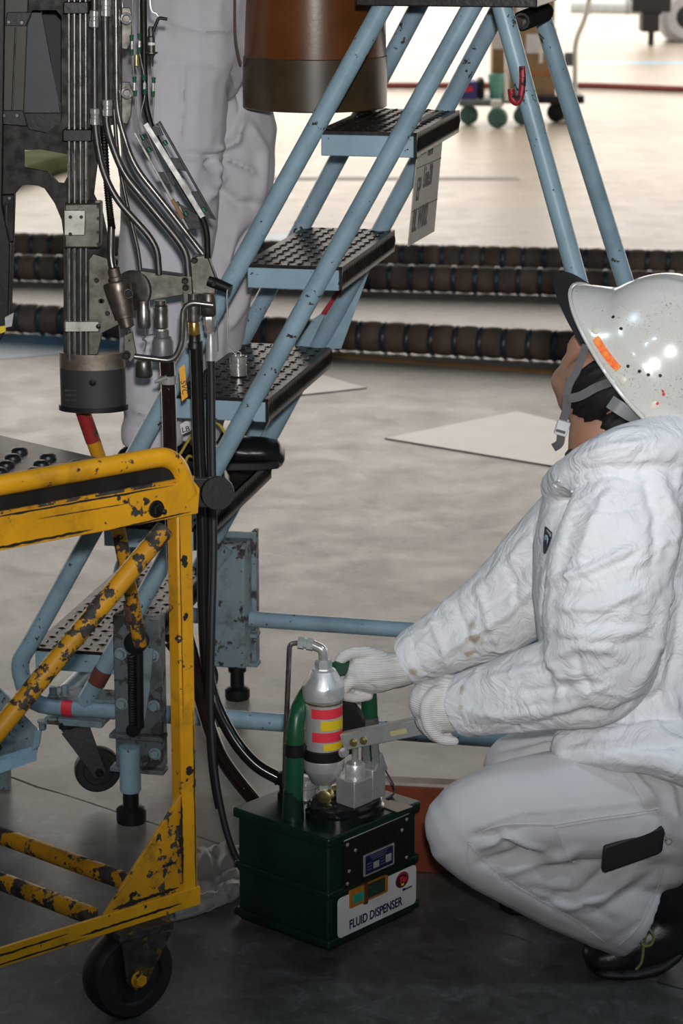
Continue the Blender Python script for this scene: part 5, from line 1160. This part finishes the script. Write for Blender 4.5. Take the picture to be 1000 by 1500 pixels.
# chest emblem
ep = [(797.5,771),(800.5,772),(808.5,780),(808,787),(805,797),(799,811),(795.5,811),(795,797),(796,785)]
def surf(x, y, me_obj, off=.0015):
    d = ray(x, y).normalized(); inv = me_obj.matrix_world.inverted() if False else None
    o_ = ORI[me_obj.name]; hit, loc, n_, _ = me_obj.ray_cast(cC-o_, d); return ((loc+o_-d*off) if hit else at(x, y, 3.47))
def decal(name, pts, off, m, par):
    q = [surf(x, y, jo, off) for x, y in pts]; c_ = sum(q, Vector())/len(q); n_ = (cC-c_).normalized()
    return obj(name, MB().add(q + [p-n_*.002 for p in q], [tuple(range(len(q))), tuple(range(2*len(q)-1, len(q)-1, -1))] + [(i, (i+1)%len(q), (i+1)%len(q)+len(q), i+len(q)) for i in range(len(q))]), m, par)
bpy.context.view_layer.update()
obj('drawstring', MB().tube([Vector(p) for p in crs([surf(x, y, jo, .002)[:] for x, y in ((818, 704), (812, 706), (808, 710), (814, 713), (808, 722))], 6)], .0016, 6), TYV, jo)
spots(TYV, [(surf(690, 915, jo), .034), (surf(694, 938, jo), .040), (surf(688, 960, jo), .030), (surf(676, 1008, jo), .030), (surf(674, 1036, jo), .024), (surf(604, 985, jo), .026)], (.46,.39,.24), .8)
spots(TROU2, [(at(x, y, 4.36), r) for x, y, r in ((213,325,.012),(227,348,.007),(236,356,.007),(247,363,.008),(254,388,.010),(258,372,.006))], (.30,.18,.08), .8)
em = decal('chest_emblem', ep, .0045, plain('emblem_navy', (.008,.015,.06), .5), jo)
decal('emblem_field', [(797,786),(799,783),(802,785),(803,790),(800,800),(797.5,806),(796.5,797)], .0056, plain('emblem_pale', (.60,.66,.68), .5), em)
decal('emblem_disc', [(797,787),(799,784.5),(801.5,786),(801.5,789.5),(799,791),(797,790)], .0064, plain('emblem_sky', (.16,.45,.60), .5), em)
decal('emblem_bar', [(799.5,776),(801,775.5),(807,781.5),(807,786),(805.5,786.5),(804,783)], .0056, plain('emblem_silver', (.38,.38,.36), .5), em)
# trousers
tm = MB()
loft(tm, [(960, 1090, 3.62, .12, .17), (1000, 1130, 3.62, .13, .18), (1040, 1190, 3.62, .12, .17)])
loft(tm, [(1030, 1180, 3.52, .100, .09), (940, 1178, 3.49, .092, .088), (850, 1180, 3.47, .086, .084), (760, 1188, 3.455, .078, .078), (695, 1202, 3.45, .068, .068), (678, 1210, 3.45, .060, .062)])
loft(tm, [(682, 1222, 3.45, .060, .064), (730, 1250, 3.46, .066, .068), (800, 1282, 3.48, .072, .070), (870, 1310, 3.50, .078, .072), (934, 1333, 3.515, .081, .070)], cap=(1, .02))
loft(tm, [(990, 1130, 3.72, .088, .085), (860, 1122, 3.755, .076, .078), (785, 1120, 3.775, .062, .072), (756, 1124, 3.78, .056, .064)])
loft(tm, [(756, 1130, 3.78, .054, .064), (795, 1225, 3.78, .058, .062), (828, 1300, 3.78, .056, .058)], cap=(1, .02))
loft(tm, [(860, 1240, 3.49, .08, .07), (960, 1240, 3.52, .07, .075)])
tme = fuse(tm, .0055, 7)
tr_ = [([(690,1245),(740,1225),(800,1250),(830,1252)], 6, .006), ([(700,1265),(760,1250),(830,1248)], 6, -.005), ([(690,1225),(720,1222),(775,1252)], 6, -.005), ([(740,1280),(790,1262),(850,1245)], 7, .005),
 ([(800,1320),(850,1310),(890,1270),(905,1240)], 8, -.007), ([(820,1330),(880,1315),(930,1275)], 8, .007), ([(870,1340),(920,1310),(960,1275)], 7, -.004), ([(770,1300),(830,1312),(900,1350)], 5, -.005),
 ([(690,1240),(740,1290),(800,1325),(880,1372)], 3.5, -.004), ([(700,1210),(760,1190),(860,1182),(960,1172)], 3.5, .003), ([(690,1245),(730,1220),(770,1212)], 4, -.004),
 ([(890,1385),(940,1350),(965,1300),(972,1265)], 4, -.003), ([(895,1110),(930,1140),(960,1175)], 6, .007), ([(930,1100),(960,1130),(990,1150)], 7, -.007), ([(960,1110),(980,1150),(990,1210)], 7, .006), ([(940,1180),(970,1200),(985,1250)], 8, -.008),
 ([(760,1105),(800,1090),(850,1085)], 6, .004), ([(720,1100),(770,1090),(830,1078)], 5, -.004), ([(812,1210),(825,1240),(836,1260)], 3.5, .003), ([(836,1260),(900,1262),(950,1258)], 4, -.004)]
tr_ = [(p, w, h*1.35) for p, w, h in tr_]
part('trousers', sculpt(tme, tr_, ((9, .003), (20, .001)), (3.5, .004)), TROU, cp1)
to = bpy.data.objects['trousers']
bpy.context.view_layer.update()
def seam(pts, r=.0013, off=.0006):
    q = []
    for x, y, *_ in crs(pts, 6):
        d = ray(x, y).normalized(); o_ = ORI[to.name]; hit, loc, n_, _i = to.ray_cast(cC-o_, d)
        if hit: q.append(loc+o_-d*off)
    if len(q) > 2: obj('seam', MB().tube(q, r, 6, flat=.7), TROU, to)
for pts in ([(812,1208),(870,1198),(930,1190),(965,1184)], [(812,1212),(870,1202),(930,1194),(965,1188)], [(686,1235),(710,1262),(760,1300),(830,1340),(885,1380)], [(814,1210),(822,1235),(834,1260),(842,1262)], [(900,1390),(935,1358),(960,1310),(972,1270)],
            [(686,1232),(684,1255),(690,1278)], [(900,1115),(925,1150),(945,1182)], [(700,1220),(740,1208),(812,1208)], [(960,1184),(968,1205),(975,1225)]): seam(pts)
# boots
bm1 = MB(); loft(bm1, [(878, 1400, 3.535, .026, .040), (905, 1392, 3.54, .036, .046), (945, 1376, 3.545, .046, .048), (985, 1352, 3.55, .052, .048), (1003, 1325, 3.55, .058, .05), (985, 1300, 3.545, .066, .05), (975, 1285, 3.545, .06, .05)])
bo = part('boot', floor_clamp(sculpt(fuse(bm1, .005, 4), [], ((22, .003),))), BOOTM, cp1)
so = MB(); loft(so, [(876, 1413, 3.535, .013, .044), (920, 1412, 3.54, .014, .050), (960, 1405, 3.545, .015, .046), (985, 1390, 3.55, .014, .042)]); part('boot_sole', floor_clamp(fuse(so, .004, 2)), RUBBER, bo)
bm2 = MB(); loft(bm2, [(755, 1336, 3.78, .028, .042), (790, 1330, 3.78, .036, .046), (830, 1318, 3.78, .045, .045), (855, 1290, 3.78, .045, .045)]); part('boot', floor_clamp(fuse(bm2, .006, 4)), BOOTM, cp1)
for pts in ([(938,1345),(934,1362),(938,1378),(942,1386)], [(942,1346),(950,1360),(957,1372),(953,1384),(943,1386)], [(944,1346),(946,1362),(944,1380)], [(942,1386),(941,1400),(938,1412),(931,1420)]):
    obj('boot_lace', MB().tube([Vector(p) for p in crs([at(x, y, 3.475)[:] for x, y in pts], 6)], .0022, 8), OLIVE, bo)
# black case dangling at the thigh pocket
pq = [(884, 1241), (968, 1212), (974, 1218), (970, 1248), (962, 1253), (887, 1279), (881, 1277)]
pk_ = obj('black_case', MB().prism([at(x, y, 3.385+(x-880)*.0002) for x, y in pq], (0, .014, 0)), plain('matte_black_case', (.007,.007,.008), .6), cp1, .003)
obj('case_chain', MB().torus(at(975, 1226, 3.40), (1,0,0), .005, .0014, 14, 6).torus(at(979, 1232, 3.405), (0,1,0), .005, .0014, 14, 6), CHROME, pk_)
# gloves
def finger(mb, pts, r): loft(mb, [(x, y, Y, r*(1-.10*i), r*(1-.10*i)) for i, (x, y, Y) in enumerate(pts)], n=12, sub=5)
gl = MB()
loft(gl, [(705, 1032, 3.54, .036, .030), (676, 1030, 3.545, .043, .034), (652, 1030, 3.552, .046, .038), (632, 1028, 3.556, .036, .038)], n=16)
for i, Y in enumerate((3.524, 3.543, 3.562, 3.580)):
    dx, dy = (8, 2, -2, 0)[i], (4, 1, -2, -2)[i]
    finger(gl, [(632+dx, 1012+dy, Y+.004), (617+dx, 1030+dy, Y), (620+dx, 1058+dy, Y-.002), (636+dx, 1078+dy, Y), (657+dx, 1082+dy, Y+.003)], .0132 if i else .0125)
finger(gl, [(668, 1040, 3.585), (650, 1052, 3.605), (632, 1050, 3.612), (618, 1046, 3.612)], .0118)
gmm = fuse(gl, .0024, 4)
part('glove', sculpt(gmm, [([(700,1000),(680,1020),(676,1060)], 4, .001)], (), (60, .0008)), GLOVE, cp1)
g2 = MB()
loft(g2, [(588, 981, 3.818, .028, .030), (574, 982, 3.812, .030, .032), (552, 984, 3.806, .036, .034), (530, 986, 3.802, .030, .032)], n=16)
finger(g2, [(560, 964, 3.806), (532, 955, 3.796), (510, 958, 3.792), (497, 968, 3.790), (492, 978, 3.792)], .0125)
for i, (dx, dy, dY) in enumerate(((0, 0, 0), (-3, -6, .020), (2, -2, .038), (6, 4, .054))):
    finger(g2, [(530+dx, 992+dy, 3.790+dY), (506+dx, 1004+dy, 3.780+dY), (502+dx, 1016+dy, 3.782+dY), (518+dx, 1022+dy, 3.790+dY), (540+dx, 1020+dy, 3.800+dY)], .0122 if i < 3 else .0110)
part('glove', sculpt(fuse(g2, .0024, 4), [([(600,965),(560,968),(535,975)], 2.5, -.0015), ([(600,978),(560,982),(540,985)], 2.5, .0012), ([(600,992),(560,996),(540,1000)], 2.5, -.0015), ([(535,1000),(548,1008),(552,1022)], 4, -.003)], (), (60, .0008)), GLOVE, cp1)

# ---- standing person on the ladder
cp2 = thing('person', L(sA(.534)+.06, .3, .536), 'person in greyish white trousers standing on the lower ladder tread behind the pipes', 'person')
b2 = MB(); t2 = MB()
far_l = [(298, 60, 4.63), (322, 190, 4.63), (322, 300, 4.63), (310, 420, 4.64), (296, 540, 4.65), (280, 640, 4.66)]
near_l = [(258, 60, 4.48), (250, 200, 4.46), (244, 320, 4.45), (234, 440, 4.44), (224, 560, 4.43), (222, 640, 4.43)]
rf = [.105, .102, .094, .076, .064, .060]; rn = [.105, .098, .088, .074, .062, .056]
loft(t2, [(278, -110, 4.55, .13, .17), (280, 0, 4.55, .125, .18), (282, 70, 4.55, .115, .17)])
loft(t2, [(x, y, Y, r, r*.95) for (x, y, Y), r in zip(far_l, rf)], cap=(1, .02)); loft(t2, [(x, y, Y, r, r*.95) for (x, y, Y), r in zip(near_l, rn)], cap=(1, .02))
loft(t2, [(180+44, 618, 4.43, .058, .056), (222, 632, 4.43, .064, .060), (222, 652, 4.43, .060, .058)], cap=(.1, .1))
t2m = fuse(t2, .0055, 8)
r2 = [([(265,228),(315,228),(330,222)], 5, -.008), ([(315,222),(345,205),(352,170)], 7, .009), ([(320,228),(350,240),(376,255)], 5, .007), ([(318,235),(325,260),(300,290)], 7, .008), ([(300,245),(318,236)], 6, -.008), ([(345,100),(352,160),(340,200)], 5, -.006), ([(360,180),(385,220),(380,300)], 7, .006),
      ([(375,330),(350,370),(330,430)], 8, -.007), ([(345,330),(335,380),(345,420)], 8, .006), ([(240,30),(300,45),(350,45)], 4, .004), ([(230,95),(290,90),(345,100)], 9, .003), ([(270,100),(268,160),(262,215)], 3, .003), ([(310,270),(350,300),(380,300)], 8, -.006), ([(360,420),(350,450),(330,480)], 7, .006), ([(190,600),(220,608),(260,600)], 4, .005), ([(185,625),(220,632),(262,622)], 3.5, -.006)]
r2 = [(p, w, h*1.9) for p, w, h in r2]
part('trousers', sculpt(t2m, r2, ((8, .005), (17, .002)), (4, .010)), TROU2, cp2)
loft(b2, [(278, -110, 4.55, .11, .15), (280, 40, 4.55, .10, .15)]); loft(b2, [(x, y, Y, r*.62, r*.62) for (x, y, Y), r in zip(far_l, rf)]); loft(b2, [(x, y, Y, r*.62, r*.62) for (x, y, Y), r in zip(near_l, rn)])
loft(b2, [(278, -100, 4.55, .12, .16), (300, -260, 4.52, .12, .18), (320, -400, 4.50, .11, .19), (330, -430, 4.50, .06, .08), (335, -470, 4.49, .055, .055)])
loft(b2, [(325, -400, 4.34, .05, .05), (360, -300, 4.30, .045, .045), (420, -330, 4.24, .04, .04), (450, -400, 4.22, .03, .03), (465, -430, 4.22, .028, .018)]); loft(b2, [(325, -400, 4.66, .05, .05), (360, -300, 4.70, .045, .045), (430, -330, 4.70, .04, .04), (460, -400, 4.68, .03, .03), (470, -430, 4.68, .028, .018)])
hc2 = at(345, -545, 4.49); b2.ell(hc2, (.095, .077, .115)); b2.ell(hc2+Vector((.09, 0, -.03)), (.02, .016, .028)); b2.ell(hc2+Vector((.05, 0, -.08)), (.05, .05, .05))
part('body', fuse(b2, .009, 5), SKIN, cp2)
s2 = MB(); loft(s2, [(278, -75, 4.55, .13, .17), (300, -260, 4.52, .135, .20), (318, -390, 4.50, .115, .20)], cap=(.1, .6)); loft(s2, [(325, -395, 4.34, .065, .065), (360, -300, 4.30, .056, .056), (420, -330, 4.24, .045, .045)]); loft(s2, [(325, -395, 4.66, .065, .065), (360, -300, 4.70, .056, .056), (430, -330, 4.70, .045, .045)])
part('shirt', sculpt(fuse(s2, .010, 4), [], ((9, .004),)), TROU2, cp2)
obj('cap', MB().lathe(hc2+Vector((0,0,.03)), (0,0,1), [(.105, 0), (.104, .03), (.09, .07), (.05, .095), (.01, .10)], 28), NAVY, cp2)
SZ = .5365
for (x0, x1, ys_, Yc, trim) in ((205, 417, 690, 4.655, False), (160, 335, 730, 4.425, True)):
    sh = MB(); zz = SZ+.045
    def fp(x, h, w, d): 
        P_ = at(x, 690, Yc); return P_.x, h, w, d
    pts = []
    vs = []
    for u, hh, hw in ((0, .055, .030), (.08, .085, .036), (.22, .105, .038), (.38, .100, .037), (.52, .075, .040), (.70, .056, .046), (.86, .052, .046), (.96, .046, .036), (1.0, .030, .018)):
        X = at(x0+(x1-x0)*u, 690, Yc).x
        for k in range(16):
            a = 2*math.pi*k/16; vs.append(Vector((X, Yc + hw*math.cos(a)*(1 if math.sin(a) > -.3 else .95) + .02*u, SZ + .004 + hh*(.5+.5*math.sin(a)))))
    n = 16; m = len(vs)//n; sh.add(vs, [(i*n+k, i*n+(k+1)%n, (i+1)*n+(k+1)%n, (i+1)*n+k) for i in range(m-1) for k in range(n)] + [tuple(range(n-1,-1,-1)), tuple((m-1)*n+k for k in range(n))])
    me_ = fuse(sh, .005, 3); co, _ = arrays(me_); co[:,2] = np.maximum(co[:,2], SZ); me_.vertices.foreach_set('co', co.ravel()); me_.update()
    sob = part('shoe', me_, BOOTM, cp2)
    xa, xb = at(x0+8, 690, Yc).x, at(x1-3, 690, Yc).x
    obj('shoe_sole', MB().prism([(xa+(xb-xa)*u, Yc-w_+.02*u, SZ) for u, w_ in ((0,.02),(.06,.036),(.3,.034),(.6,.044),(.85,.046),(.97,.03),(1.0,.0))] + [(xa+(xb-xa)*u, Yc+w_+.02*u, SZ) for u, w_ in ((.97,.03),(.85,.046),(.6,.044),(.3,.034),(.06,.036),(0,.02))], (0,0,.016)), RUBBER, sob, .003)
    if trim:
        for q in ([(262,668),(280,640),(296,632),(300,660)], [(268,690),(276,668),(290,676)], [(316,618),(326,628),(334,650),(330,668)]):
            obj('yellow_trim', MB().tube([Vector(p) for p in crs([at(x, y, Yc-.060)[:] for x, y in q], 6)], .0042, 8, flat=.6), YTRIM, sob)
        tbx = obj('shoe_label', MB().prism([at(x, y, Yc-.060) for x, y in ((263,622),(279,612),(281,630),(266,637))], (0,.002,0)), WHITEP, sob)
        text('shoe_lettering', 'LB', .014, FBLACK, sob, at(266.5, 634, Yc-.0615), (.94, 0, .25), (-.1, 0, 1))
